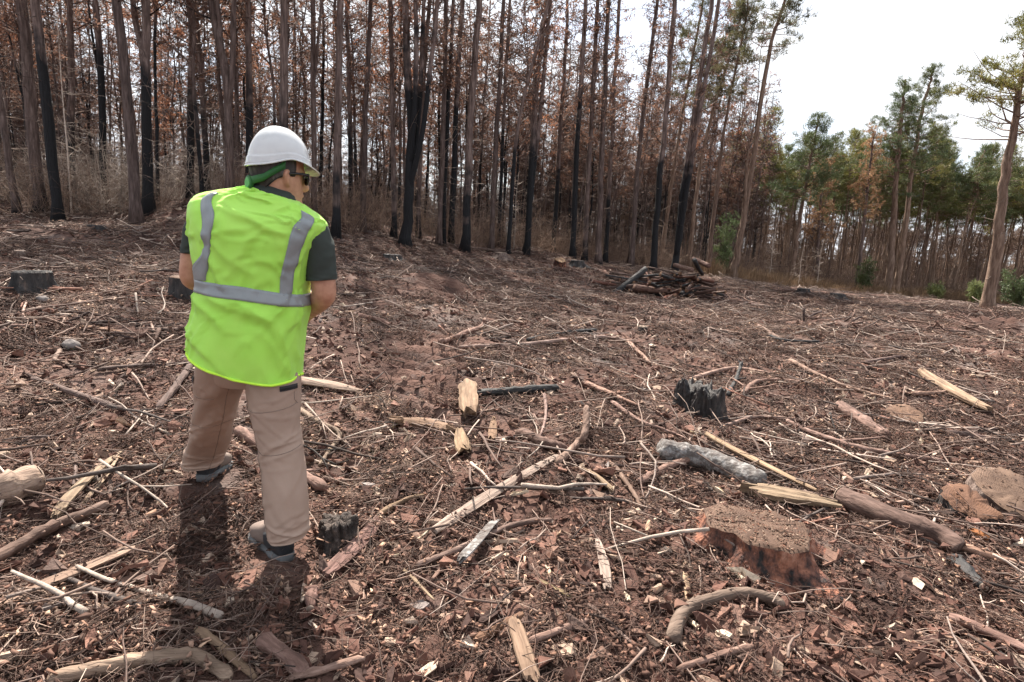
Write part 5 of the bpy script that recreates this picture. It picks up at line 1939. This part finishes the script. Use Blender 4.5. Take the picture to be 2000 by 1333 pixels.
N2 = surf_normals(SV)
hb = SV[0] + [0, 0, .004]
hbm = MB()
V_, F_ = tube(np.concatenate([hb, hb[:1]]), .0055, 8, cap=(False, False))
hbm.add(V_, F_)
MAT['binding'] = M('binding', [(0.3, (0.50, 0.86, 0.06)), (0.7, (0.58, 0.92, 0.08))], rough=.6, bump=.4, bscale=300, bdist=.001)
pobj('hem_binding', hbm, MAT['binding'], vest)
if (N2[KV // 2, int(NU * .75)] @ np.array([0, -1, 0])) < 0:
    N2 = -N2


def find_uv(px, py):
    """vest coordinates of the back seen at that photo position"""
    d = ray(px, py)
    d = d / np.linalg.norm(d)
    half = slice(NU // 2, NU)
    Q = SV[:, half] - CO
    t = (Q * d).sum(-1)
    dist = np.linalg.norm(Q - t[..., None] * d, axis=-1) + .15 * np.maximum(0, Q[..., 1] - (YT - CO[1]))
    j, i = np.unravel_index(np.argmin(dist), dist.shape)
    return (i + NU // 2) / NU, j / (KV - 1)


def strip(name, A, B, closed=False):
    """A, B: the two long edges as vest (u, v) rows"""
    A, B = np.asarray(A, float), np.asarray(B, float)
    k = len(A)
    rows = []
    for off in (.0035,):
        for w in np.linspace(0, 1, 6):
            q = A * (1 - w) + B * w
            rows.append(vest_pt(q[:, 0], q[:, 1], .0045))
    under = [vest_pt(B[:, 0], B[:, 1], -.004), vest_pt(A[:, 0], A[:, 1], -.004)]
    S_ = np.stack(rows + under, 1)
    k_, n_ = S_.shape[:2]
    F = [ring_faces(k_, n_)]
    if closed:
        j = np.arange(n_)
        F.append(np.stack([(k_ - 1) * n_ + j, (k_ - 1) * n_ + (j + 1) % n_, (j + 1) % n_, j], -1))
    else:
        F += [np.arange(n_)[::-1][None], ((k_ - 1) * n_ + np.arange(n_))[None]]
    return pobj(name, MB().add(S_.reshape(-1, 3), F), MAT['tape'], vest)


def uvline(pts, k):
    """photo positions along an edge, turned into vest coordinates"""
    q = np.array([find_uv(*p) for p in pts])
    return spline(q, k)


# belt round the body
lo = [find_uv(x, y)[1] for x, y in ((395, 572), (490, 588), (592, 600))]
hi = [find_uv(x, y)[1] for x, y in ((395, 547), (490, 562), (592, 574))]
us = np.linspace(0, 1, 121)[:-1]
xs = np.cos(us * 2 * math.pi)
vlo = np.interp(xs, [-1, 0, 1], lo)
vhi = np.interp(xs, [-1, 0, 1], hi)
strip('belt_strip', np.stack([us, vlo], -1), np.stack([us, vhi], -1), True)
strip('shoulder_strip', uvline([(427, 380), (418, 420), (411, 470), (406, 515), (402, 548)], 40), uvline([(399, 386), (393, 420), (392, 460), (390, 505), (388, 545)], 40))
strip('shoulder_strip', uvline([(588, 412), (573, 446), (558, 500), (546, 545), (545, 578)], 40), uvline([(612, 426), (598, 460), (581, 510), (572, 550), (571, 582)], 40))


# ---- sleeves and collar
def limb(rings, kv, nu, wr=.004, seed=0, p=1.0):
    S = rings_surface(rings, kv, nu, p)
    N = surf_normals(S)
    c = S.mean(1, keepdims=True)
    if ((S - c) * N).sum() < 0:
        N = -N
    a = np.arange(nu)[None] / nu
    v = np.linspace(0, 1, kv)[:, None]
    # periodic around the limb
    X, Y_ = np.cos(a * 2 * math.pi) * 1.6, np.sin(a * 2 * math.pi) * 1.6
    w = vnoise(X * 1.0 + v * 9 + seed, Y_ + v * 4 + 0 * X, 41 + seed) + .5 * vnoise(X * 2 - v * 16 + seed, Y_ * 2 + v * 13, 51 + seed)
    return S + N * (wr * w)[..., None], N


sr, _ = limb([(575, 425, 636, 440, YT + .01, .05, .05), (588, 452, 648, 470, YT + .01, .07, .07), (596, 495, 653, 500, YT + .01, .066, .066), (599, 530, 655, 530, YT + .01, .062, .062), (600, 548, 656, 546, YT + .01, .060, .060)], 30, 40, .004, 1)
cs_ = sr[-1].mean(0)
sr = np.concatenate([sr, (cs_ + (sr[-1] - cs_) * .93)[None], (cs_ + (sr[-1] - cs_) * .9 + [0, 0, .03])[None]])
pobj('polo_sleeve', grid_mb(sr, True), MAT['polo'])
sl, _ = limb([(385, 400, 440, 395, YT + .01, .05, .05), (368, 432, 430, 430, YT + .01, .07, .07), (360, 465, 416, 465, YT + .01, .066, .066), (357, 485, 408, 488, YT + .01, .060, .060), (356, 493, 406, 498, YT + .01, .058, .058)], 30, 40, .004, 2)
cs_ = sl[-1].mean(0)
sl = np.concatenate([sl, (cs_ + (sl[-1] - cs_) * .93)[None], (cs_ + (sl[-1] - cs_) * .9 + [0, 0, .03])[None]])
pobj('polo_sleeve', grid_mb(sl, True), MAT['polo'])
cl, _ = limb([(478, 380, 580, 405, YT, .075, .08), (482, 366, 576, 392, YT, .072, .085), (487, 357, 572, 383, YT + .005, .066, .088), (491, 352, 568, 377, YT + .007, .062, .085), (493, 354, 566, 378, YT + .007, .056, .08), (492, 366, 567, 390, YT + .005, .055, .078)], 24, 48, .002, 3)
pobj('polo_collar', grid_mb(cl), MAT['polo'])

# ---- trousers
yr = lambda f: YT + (HR[1] + .03 - YT) * f
yl = lambda f: YT + (YL + .05 - YT) * f
rl, _ = limb([(486, 660, 572, 672, YT, .10, .10), (484, 708, 578, 716, YT, .112, .105), (484, 742, 585, 744, yr(.05), .115, .105), (488, 785, 584, 786, yr(.15), .105, .10), (499, 832, 582, 834, yr(.3), .092, .095), (506, 862, 588, 862, yr(.42), .088, .088),
              (512, 905, 593, 905, yr(.6), .09, .082), (517, 955, 600, 955, yr(.8), .092, .08), (522, 1003, 603, 1004, yr(.95), .092, .08), (526, 1030, 601, 1030, yr(1), .094, .082), (529, 1046, 598, 1044, yr(1), .094, .084)], 120, 72, .0045, 4)
ll, _ = limb([(402, 640, 490, 660, YT, .10, .10), (390, 696, 490, 708, YT, .112, .105), (387, 742, 480, 744, yl(.10), .12, .105), (387, 782, 463, 784, yl(.25), .10, .10), (381, 820, 453, 822, yl(.42), .092, .10), (374, 850, 448, 850, yl(.6), .09, .095),
              (366, 876, 443, 874, yl(.82), .09, .092), (361, 896, 437, 892, yl(.97), .092, .095), (364, 910, 428, 908, yl(1), .088, .095)], 110, 72, .0055, 6)


def folds(S, items):
    """raised rolls of cloth that run round a leg: (v centre, slope over the back, width, height)"""
    k, n = S.shape[:2]
    v = np.linspace(0, 1, k)[:, None]
    a = np.arange(n)[None] * 2 * math.pi / n
    cen = S.mean(1, keepdims=True)
    N = nrm(S - cen)
    w = np.zeros((k, n))
    for vc, sl_, wd, h, ph in items:
        w += h * np.exp(-((v - vc - sl_ * np.cos(a)) / wd) ** 2) * (.55 + .45 * np.cos(a - ph))
    return S + N * w[..., None]


B_ = -math.pi / 2
rl = folds(rl, [(.33, .02, .006, .004, B_), (.50, -.07, .012, .008, B_ - .5), (.55, -.03, .008, .006, B_ + .3), (.60, .0, .004, .004, B_), (.86, .06, .012, .007, B_ + .6), (.93, -.04, .010, .007, B_ + .9), (.985, .0, .008, .006, B_)])
ll = folds(ll, [(.42, .06, .014, .008, B_ + 2.4), (.50, -.07, .012, .007, B_ - 1), (.80, .05, .014, .010, B_ - .8), (.87, -.03, .012, .010, B_ - .5), (.94, .02, .011, .009, B_), (.985, 0, .009, .006, B_)])
nk = np.random.default_rng(11)


def nicks(S, n_):
    """short sharp creases in the cloth"""
    k, n = S.shape[:2]
    v = np.linspace(0, 1, k)[:, None]
    a_ = np.arange(n)[None] * 2 * math.pi / n
    N_ = nrm(S - S.mean(1, keepdims=True))
    w = np.zeros((k, n))
    for _ in range(n_):
        vc, ac = nk.uniform(.22, .99), nk.uniform(math.pi, 2 * math.pi)
        da = (a_ - ac + math.pi) % (2 * math.pi) - math.pi
        d = v - vc - nk.normal(scale=.09) * da
        wd = nk.uniform(.005, .011)
        w += nk.uniform(.002, .006) * (np.exp(-np.abs(d) / wd) - .5 * np.exp(-((d - 2 * wd) / (2 * wd)) ** 2)) * np.exp(-(da / nk.uniform(.35, .9)) ** 2)
    return S + N_ * w[..., None]


rl = nicks(rl, 34)
ll = nicks(ll, 34)
tb = MB()
for S_ in (rl, ll):
    c_ = S_[-1].mean(0)
    S_ = np.concatenate([S_, (c_ + (S_[-1] - c_) * .93)[None], (c_ + (S_[-1] - c_) * .88 + [0, 0, .05])[None]])
    q = grid_mb(S_, True)
    tb.add(q.V[0], q.F)
pel, _ = limb([(392, 560, 590, 575, YT, .115, .12), (394, 620, 584, 636, YT, .115, .115), (390, 690, 578, 702, YT, .118, .11), (396, 726, 574, 734, YT + .01, .112, .10), (420, 748, 556, 752, YT + .02, .09, .08)], 30, 72, .002, 8)
q = grid_mb(pel, True, True)
tb.add(q.V[0], q.F)
trousers = pobj('trousers', tb, MAT['trousers'])


def patch(S, u0, u1, v0, v1, name, mat, off=.004):
    k, n = S.shape[:2]
    cen = S.mean(1, keepdims=True)
    N = nrm(S - cen)
    ii = (np.linspace(u0, u1, 8) * n).astype(int) % n
    jj = (np.linspace(v0, v1, 5) * (k - 1)).astype(int)
    P = S[jj][:, ii] + N[jj][:, ii] * off
    V = P.reshape(-1, 3)
    return pobj(name, MB().add(V, ring_faces(5, 8, False)), mat, trousers)


patch(rl, .86, .97, .205, .232, 'pocket_zip', MAT['boot_dark'])
patch(ll, .53, .64, .205, .245, 'pocket_zip', MAT['boot_dark'])


MAT['seam'] = M('seam', [(0.3, (0.20, 0.145, 0.115)), (0.7, (0.25, 0.185, 0.15))], rough=.9, bump=0)


def seam(S, pts, name='seam', r=.0016):
    k, n = S.shape[:2]
    P = spline(np.array(pts, float), 40)
    out = []
    cen = S.mean(1)
    for u, v in P:
        fu, fv = (u % 1) * n, min(max(v, 0), 1) * (k - 1)
        i0, j0 = int(fu) % n, min(int(fv), k - 2)
        a_, b_ = fu - int(fu), fv - j0
        q = (S[j0, i0] * (1 - a_) + S[j0, (i0 + 1) % n] * a_) * (1 - b_) + (S[j0 + 1, i0] * (1 - a_) + S[j0 + 1, (i0 + 1) % n] * a_) * b_
        c_ = cen[j0]
        out.append(q + (q - c_) / np.linalg.norm(q - c_) * .0006)
    m_ = MB()
    V, F = tube(np.array(out), r, 5)
    m_.add(V, F)
    pobj(name, m_, MAT['seam'], trousers)


seam(rl, [(.52, .30), (.65, .315), (.80, .31), (.98, .295)])
seam(rl, [(.52, .50), (.65, .53), (.80, .53), (.98, .51)])
seam(rl, [(.60, .26), (.60, .5), (.61, .75), (.62, .99)])
seam(rl, [(.94, .24), (.95, .28), (.99, .30)])
seam(ll, [(.52, .47), (.65, .50), (.80, .50), (.98, .48)])
seam(ll, [(.88, .26), (.89, .5), (.88, .75), (.88, .99)])
seam(ll, [(.52, .30), (.65, .32), (.80, .32)])

# ---- boots
def boot(heel, toe_dir, length, lift=0.0, pitch=0.0):
    f = np.array([toe_dir[0], toe_dir[1], 0.0])
    f /= np.linalg.norm(f)
    s = np.array([f[1], -f[0], 0])
    up = np.array([0, 0, 1.0])
    f, up = f * math.cos(pitch) - up * math.sin(pitch), up * math.cos(pitch) + f * math.sin(pitch)
    o = heel + np.array([0, 0, lift])
    # sections heel to toe: (along, half width, bottom, top)
    sec = [(0.0, .030, .018, .13), (.02, .037, .015, .155), (.07, .041, .014, .165), (.12, .041, .014, .150), (.16, .045, .014, .120), (.21, .050, .014, .098), (.25, .049, .015, .086), (.28, .039, .018, .070), (.295, .020, .024, .050)]
    up_mb, so_mb, hc = MB(), MB(), MB()
    a = np.arange(20) * 2 * math.pi / 20
    rows = []
    q = spline(np.array(sec), 26)
    q[:, 0] *= length / .295
    for x, w, b, t in q:
        c_, s_ = np.cos(a), np.sin(a)
        zz = (b + t) / 2 + (t - b) / 2 * np.sign(s_) * np.abs(s_) ** .8
        narrow = 1 - .30 * np.clip((zz - .09) / .08, 0, 1)
        xx = w * np.sign(c_) * np.abs(c_) ** .7 * narrow
        rows.append(o + f * x + np.outer(xx, s) + np.outer(zz, up))
    S_ = np.array(rows)
    g = grid_mb(S_, True, True)
    u_ = pobj('boot', g, MAT['boot'])
    # sole: outline a little larger, heel block and curved waist
    q2 = spline(np.array([(-.012, .026), (.01, .038), (.07, .044), (.13, .042), (.2, .053), (.26, .052), (.295, .036), (.308, .012)]), 24)
    q2[:, 0] *= length / .295
    ring = []
    for x, w in q2:
        fr = x / length
        bot = -.006 + (.010 if .28 < fr < .45 else 0) + .018 * max(0, (fr - .75) / .25) ** 2
        top = .024 + .006 * math.cos(fr * 9) * (fr < .6)
        ring.append(np.array([o + f * x + s * sx * w * k_ + up * z_ for sx, z_, k_ in ((-1, bot, .92), (-1, (bot + top) / 2, 1.04), (-1, top, 1), (1, top, 1), (1, (bot + top) / 2, 1.04), (1, bot, .92))]))
    pobj('sole', grid_mb(np.array(ring), True, True), MAT['sole'], u_)
    # dark heel counter wraps the back of the boot
    k0, k1 = 0, 11
    cc = S_[k0:k1].mean(1, keepdims=True)
    ring = []
    for i in range(0, 11):
        x, w, b, t = q[i]
        c_, s_ = np.cos(a), np.sin(a)
        zt = b + (t - b) * (.62 if i > 2 else .85)
        zz = np.clip((b + t) / 2 + (t - b) / 2 * np.sign(s_) * np.abs(s_) ** .8, b, zt)
        narrow = 1 - .30 * np.clip((zz - .09) / .08, 0, 1)
        xx = (w + .003) * np.sign(c_) * np.abs(c_) ** .7 * narrow
        ring.append(o + f * (x - .003) + np.outer(xx, s) + np.outer(zz, up))
    pobj('heel_counter', grid_mb(np.array(ring), True, True), MAT['boot_dark'], u_)
    return u_


d_r = G(500, 1052) - HR
boot(HR + [0, 0, -.008], d_r, .275)
boot(HL, (-.06, 1.0), .275, .01, .10)


# ---- body: head, neck, arms, hands, legs in one surface
YAW = R(41)
HF = np.array([math.sin(YAW), math.cos(YAW), 0])
HRt = np.array([math.cos(YAW), -math.sin(YAW), 0])
HUP = nrm((np.array([.02, 0, 1.0]))[None])[0]
HS = 1.0
H0 = U(544, 402, YT + .03)          # chin height, axis of the head


def HP(x, y, z):
    """head coordinates (right, forward, up from the chin) to the scene"""
    x, y, z = np.broadcast_arrays(np.asarray(x, float), np.asarray(y, float), np.asarray(z, float))
    return H0 + HS * (x[..., None] * HRt + y[..., None] * HF + z[..., None] * HUP)


def head_rings(grow=0.0, z0=None):
    sec = np.array([(-.012, .030, .070, .000), (.0, .043, .084, .030), (.03, .057, .092, .060), (.06, .065, .093, .080), (.09, .070, .092, .090), (.12, .073, .092, .097), (.15, .076, .096, .101), (.18, .075, .090, .098), (.21, .060, .066, .080), (.228, .036, .036, .048), (.236, .006, .006, .01)])
    q = spline(sec, 40)
    a = np.arange(48) * 2 * math.pi / 48
    out = []
    for z, w, f, b in q:
        c, s = np.cos(a), np.sin(a)
        x = (w + grow) * np.sign(c) * np.abs(c) ** .9
        y = np.where(s > 0, f + grow, b + grow) * np.sign(s) * np.abs(s) ** .9
        out.append((x, y, np.full(48, z)))
    return out


bd = MB()
hr_ = head_rings()
Sh = np.array([HP(x, y, z) for x, y, z in hr_])
g = grid_mb(Sh, True, True)
bd.add(g.V[0], g.F)


def add_tube(mb, P, r, n=16, k=None, flat=1.0):
    P = np.asarray(P, float)
    if k:
        Q = spline(np.concatenate([P, np.asarray(r, float)[:, None]], 1), k)
        P, r = Q[:, :3], Q[:, 3]
    V, F = tube(P, r, n, flat=flat)
    mb.add(V, F)


# nose, brow, lips, chin
add_tube(bd, [HP(0, .088, .125), HP(0, .104, .10), HP(0, .116, .078), HP(0, .100, .068)], [.009, .012, .015, .010], 12, 10)
add_tube(bd, [HP(-.05, .078, .135), HP(0, .096, .138), HP(.05, .078, .135)], [.008, .010, .008], 10, 8)
add_tube(bd, [HP(-.024, .088, .045), HP(0, .099, .046), HP(.024, .088, .045)], [.005, .008, .005], 10, 8)
add_tube(bd, [HP(-.018, .080, .012), HP(0, .088, .010), HP(.018, .080, .012)], [.012, .015, .012], 10, 8)
for sx in (-1, 1):   # ears
    add_tube(bd, [HP(sx * .068, .006, .075), HP(sx * .077, -.004, .085), HP(sx * .084, -.014, .110), HP(sx * .084, -.010, .128), HP(sx * .076, .004, .130)], [.006, .008, .009, .009, .006], 10, 14, 1.0)
    add_tube(bd, [HP(sx * .070, .002, .085), HP(sx * .076, -.004, .105), HP(sx * .072, .0, .122)], [.008, .012, .008], 10, 8)
# neck
nb_ = U(532, 398, YT + .005)
add_tube(bd, [nb_ + [0, 0, -.08], nb_, HP(0, -.022, .03), HP(0, -.018, .09)], [.085, .068, .060, .058], 24, 14)


def body_tube(rings, kv, nu, shrink):
    S = rings_surface(rings, kv, nu, 1.0)
    c = S.mean(1, keepdims=True)
    S = c + (S - c) * shrink
    g = grid_mb(S, True, True)
    bd.add(g.V[0], g.F)


body_tube([(r[0], r[1], r[2], r[3], r[4], r[5], r[6]) for r in VR], 40, 48, .84)
body_tube([(400, 655, 575, 670, YT, .10, .10), (410, 725, 560, 732, YT, .09, .08)], 8, 40, .85)
# legs under the trousers
for P, r in (([U(536, 700, YT), U(541, 845, yr(.35)), U(562, 1000, yr(1)), U(562, 1060, yr(1))], [.070, .040, .030, .028]), ([U(436, 700, YT), U(417, 830, yl(.45)), U(400, 890, yl(1)), U(398, 925, yl(1) + .03)], [.070, .040, .030, .028])):
    add_tube(bd, P, r, 18, 18)
# arms
EL_R, EL_L = U(633, 574, YT + .02), U(376, 538, YT + .02)
WR_R, WR_L = U(598, 616, YT + .22), U(418, 575, YT + .22)
add_tube(bd, [U(606, 455, YT + .01), U(622, 500, YT + .01), U(630, 545, YT + .01), EL_R, EL_R * .75 + WR_R * .25 + [0, 0, -.004], EL_R * .4 + WR_R * .6, WR_R], [.058, .052, .049, .0475, .047, .040, .029], 20, 34)
add_tube(bd, [U(402, 430, YT + .01), U(388, 465, YT + .01), U(381, 495, YT + .01), EL_L, EL_L * .75 + WR_L * .25, EL_L * .4 + WR_L * .6, WR_L], [.058, .052, .050, .0475, .047, .040, .029], 20, 34)


def hand(w, fwd, thumb_side):
    """palm and five bent fingers, curled towards the belly"""
    fwd = nrm(np.asarray(fwd, float)[None])[0]
    up = np.array([0, 0, 1.0])
    sd = nrm(np.cross(fwd, up)[None])[0]
    up = np.cross(sd, fwd)
    inward = sd * thumb_side
    # knuckle line runs up-down, the palm faces inwards
    add_tube(bd, [w, w + fwd * .045, w + fwd * .085], [.026, .036, .034], 14, 8)
    for i, (ln, off) in enumerate(((.072, .030), (.080, .010), (.074, -.010), (.058, -.029))):
        b = w + fwd * .080 + up * off * 1.15
        p1 = b + fwd * ln * .45 + inward * .006
        p2 = p1 + fwd * ln * .22 + inward * ln * .28
        p3 = p2 - fwd * ln * .10 + inward * ln * .28
        add_tube(bd, [b - fwd * .02, b, p1, p2, p3], [.0095, .0095, .009, .0085, .007], 10, 12)
    b = w + fwd * .03 + up * .026
    add_tube(bd, [b, b + up * .026 + fwd * .022 + inward * .010, b + up * .036 + fwd * .05 + inward * .022, b + up * .030 + fwd * .072 + inward * .032], [.013, .0115, .010, .008], 10, 12)


hand(WR_R, WR_R - EL_R + np.array([-.06, .05, 0]), -1)
hand(WR_L, WR_L - EL_L + np.array([.06, .05, 0]), 1)
body = pobj('body', bd, MAT['skin'])
rm = body.modifiers.new('skin', 'REMESH')
rm.mode = 'VOXEL'
rm.voxel_size = 0.0055
rm.use_smooth_shade = True
sm = body.modifiers.new('soften', 'SMOOTH')
sm.factor = .5
sm.iterations = 4

# ---- hair round the back and sides under the hard hat
rows = []
for (x, y, z) in head_rings(.006)[8:36]:
    a = np.arange(48) * 2 * math.pi / 48
    rows.append((x, y, z))
Sx = np.array([HP(x, y, z) for x, y, z in rows])
ii = list(range(22, 48)) + [0, 1, 2]          # from the left temple round the nape to the right temple
hs = Sx[:, ii]
k, n = hs.shape[:2]
# nape line: lower behind, stepped up in front of the ears
zc = np.array([r[2][0] for r in rows])
low = np.interp(np.arange(n), [0, 3, 5, 9, 14, 19, 23, 26, 28], [.115, .115, .10, .062, .040, .062, .10, .115, .115])
mb = MB()
V = hs.copy()
for j in range(n):
    zz = np.maximum(zc, low[j])
    for i in range(k):
        f = np.interp(zz[i], zc, np.arange(k))
        i0 = int(min(f, k - 2))
        V[i, j] = hs[i0, j] * (1 - (f - i0)) + hs[i0 + 1, j] * (f - i0)
mb.add(V.reshape(-1, 3), ring_faces(k, n, False))
hair = pobj('hair', mb, MAT['hair'])
so = hair.modifiers.new('thick', 'SOLIDIFY')
so.thickness = .007
so.offset = 0

# ---- hard hat
Z0 = .150
hat_a, hat_l, hat_h = .101, .121, .148
n = 96
a = np.arange(n) * 2 * math.pi / n       # a = 90 deg is forward
rim = .004 + .020 * np.exp(-((np.abs(np.mod(a, 2 * math.pi) - math.pi) - math.pi) / .55) ** 2) + .020 * np.exp(-((a - math.pi) / .55) ** 2) - .012 * np.clip(-np.sin(a), 0, 1)
rows = []
tt = np.concatenate([np.linspace(0, .3, 14), np.linspace(.3, 1, 34)[1:]])
for t in tt:
    fr = max(0.0, 1 - t ** 2.05) ** (1 / 2.12)
    grow = 1.0 + .012 * math.exp(-((t - .04) / .05) ** 2) + .030 * (1 - 1 / (1 + math.exp(-(t - .20) / .007)))
    z = Z0 + t * hat_h + rim * (1 - t) ** 2
    # low ridge over the crown
    ridge = 1 + .02 * np.exp(-(np.cos(a) / .16) ** 2) * (t > .25) * (1 - t)
    y_off = .004
    rows.append(HP(hat_a * fr * grow * np.cos(a), y_off + hat_l * fr * grow * np.sin(a), z + (.004 * np.exp(-(np.cos(a) * fr / .2) ** 2))))
rows = np.array(rows)
c0 = rows[0].mean(0)
inn = [c0 + (r_ - c0) * .965 for r_ in rows[::4]]
S_ = np.concatenate([np.array(inn)[::-1], rows])
hat = pobj('hard_hat', grid_mb(S_, False, True), MAT['helmet'])
# small turned-out lip all round, growing into the peak in front
lip_in, lip_out, lip_dn = [], [], []
pk = np.clip(np.sin(a), 0, 1)
ext = .006 + .028 * np.clip((np.sin(a) - .15) / .85, 0, 1) ** .75
x_, y_ = hat_a * 1.028 * np.cos(a), .004 + hat_l * 1.028 * np.sin(a)
ln_ = np.sqrt(x_ ** 2 + y_ ** 2)
z_ = Z0 + rim
lip = []
for k_, (e, dz) in enumerate(((0, .004), (.5, .003), (1.0, -.001), (1.0, -.005), (.5, -.003), (0, -.002))):
    fx = 1 + ext * e / ln_
    lip.append(HP(x_ * fx, y_ * fx, z_ + dz - pk ** 2 * .020 * e))
S_ = np.array(lip).transpose(1, 0, 2)
S_ = np.concatenate([S_, S_[:1]])
pobj('peak', grid_mb(S_), MAT['helmet'], hat)
# green ratchet band and dial at the nape
bz = lambda t: np.interp(t, [-1, -.5, 0, .5, 1], [.150, .098, .078, .098, .150])
ts_ = np.linspace(-1, 1, 41)
band = []
for t in ts_:
    th = -math.pi / 2 + t * 1.42
    cx_, cy_ = (.073 + .016) * math.cos(th), (.098 + .016) * math.sin(th)
    zc_ = float(bz(t))
    hw = .014 + .004 * math.exp(-(t / .25) ** 2)
    nx = np.array([math.cos(th), math.sin(th)])
    band.append(np.array([HP(cx_ + nx[0] * d_, cy_ + nx[1] * d_, zc_ + z2) for d_, z2 in ((0, -hw), (.004, -hw * .9), (.004, hw * .9), (0, hw), (-.003, hw * .5), (-.003, -hw * .5))]))
pobj('headband', grid_mb(np.array(band), True, True), MAT['strap'], hat)
dc = HP(-.004, -.112, .076)
for rr_, th_, nm, mt in ((.027, .008, 'dial', 'strap'), (.020, .011, 'dial_face', 'dial')):
    mbd = MB()
    V, F = tube(np.array([dc + HF * .004, dc - HF * th_ * .8, dc - HF * th_]) , [rr_, rr_, rr_ * .86], 24)
    mbd.add(V, F)
    pobj(nm, mbd, MAT[mt], hat, False)

# ---- sunglasses
gm = MB()
for sx in (-1, 1):
    add_tube(gm, [HP(sx * .079, -.012, .118), HP(sx * .082, .02, .123), HP(sx * .079, .06, .124), HP(sx * .068, .088, .123)], [.0035, .0045, .0055, .006], 8, 12)
add_tube(gm, [HP(-.068, .088, .126), HP(-.035, .106, .128), HP(0, .110, .126), HP(.035, .106, .128), HP(.068, .088, .126)], [.005, .0045, .004, .0045, .005], 8, 16)
glasses = pobj('sunglasses', gm, MAT['black_plastic'])
for sx in (-1, 1):
    mb = MB()
    rows = []
    for t in np.linspace(0, 1, 9):
        x0 = sx * (.008 + .064 * t)
        y0 = .108 - .020 * t ** 2.2
        hgt = .021 * (1 - (2 * t - 1) ** 4 * .45)
        rows.append(np.array([HP(x0, y0 + .002, .126), HP(x0, y0 + .003, .126 - hgt), HP(x0 * .98, y0 - .003, .126 - hgt * 1.9), HP(x0 * .98, y0 - .006, .126 - hgt * 1.9), HP(x0, y0 - .001, .126 - hgt), HP(x0, y0 - .002, .126)]))
    S_ = np.array(rows)
    mb.add(S_.reshape(-1, 3), [ring_faces(9, 6), np.arange(6)[::-1][None], (48 + np.arange(6))[None]])
    pobj('lens', mb, MAT['black_plastic'], glasses)
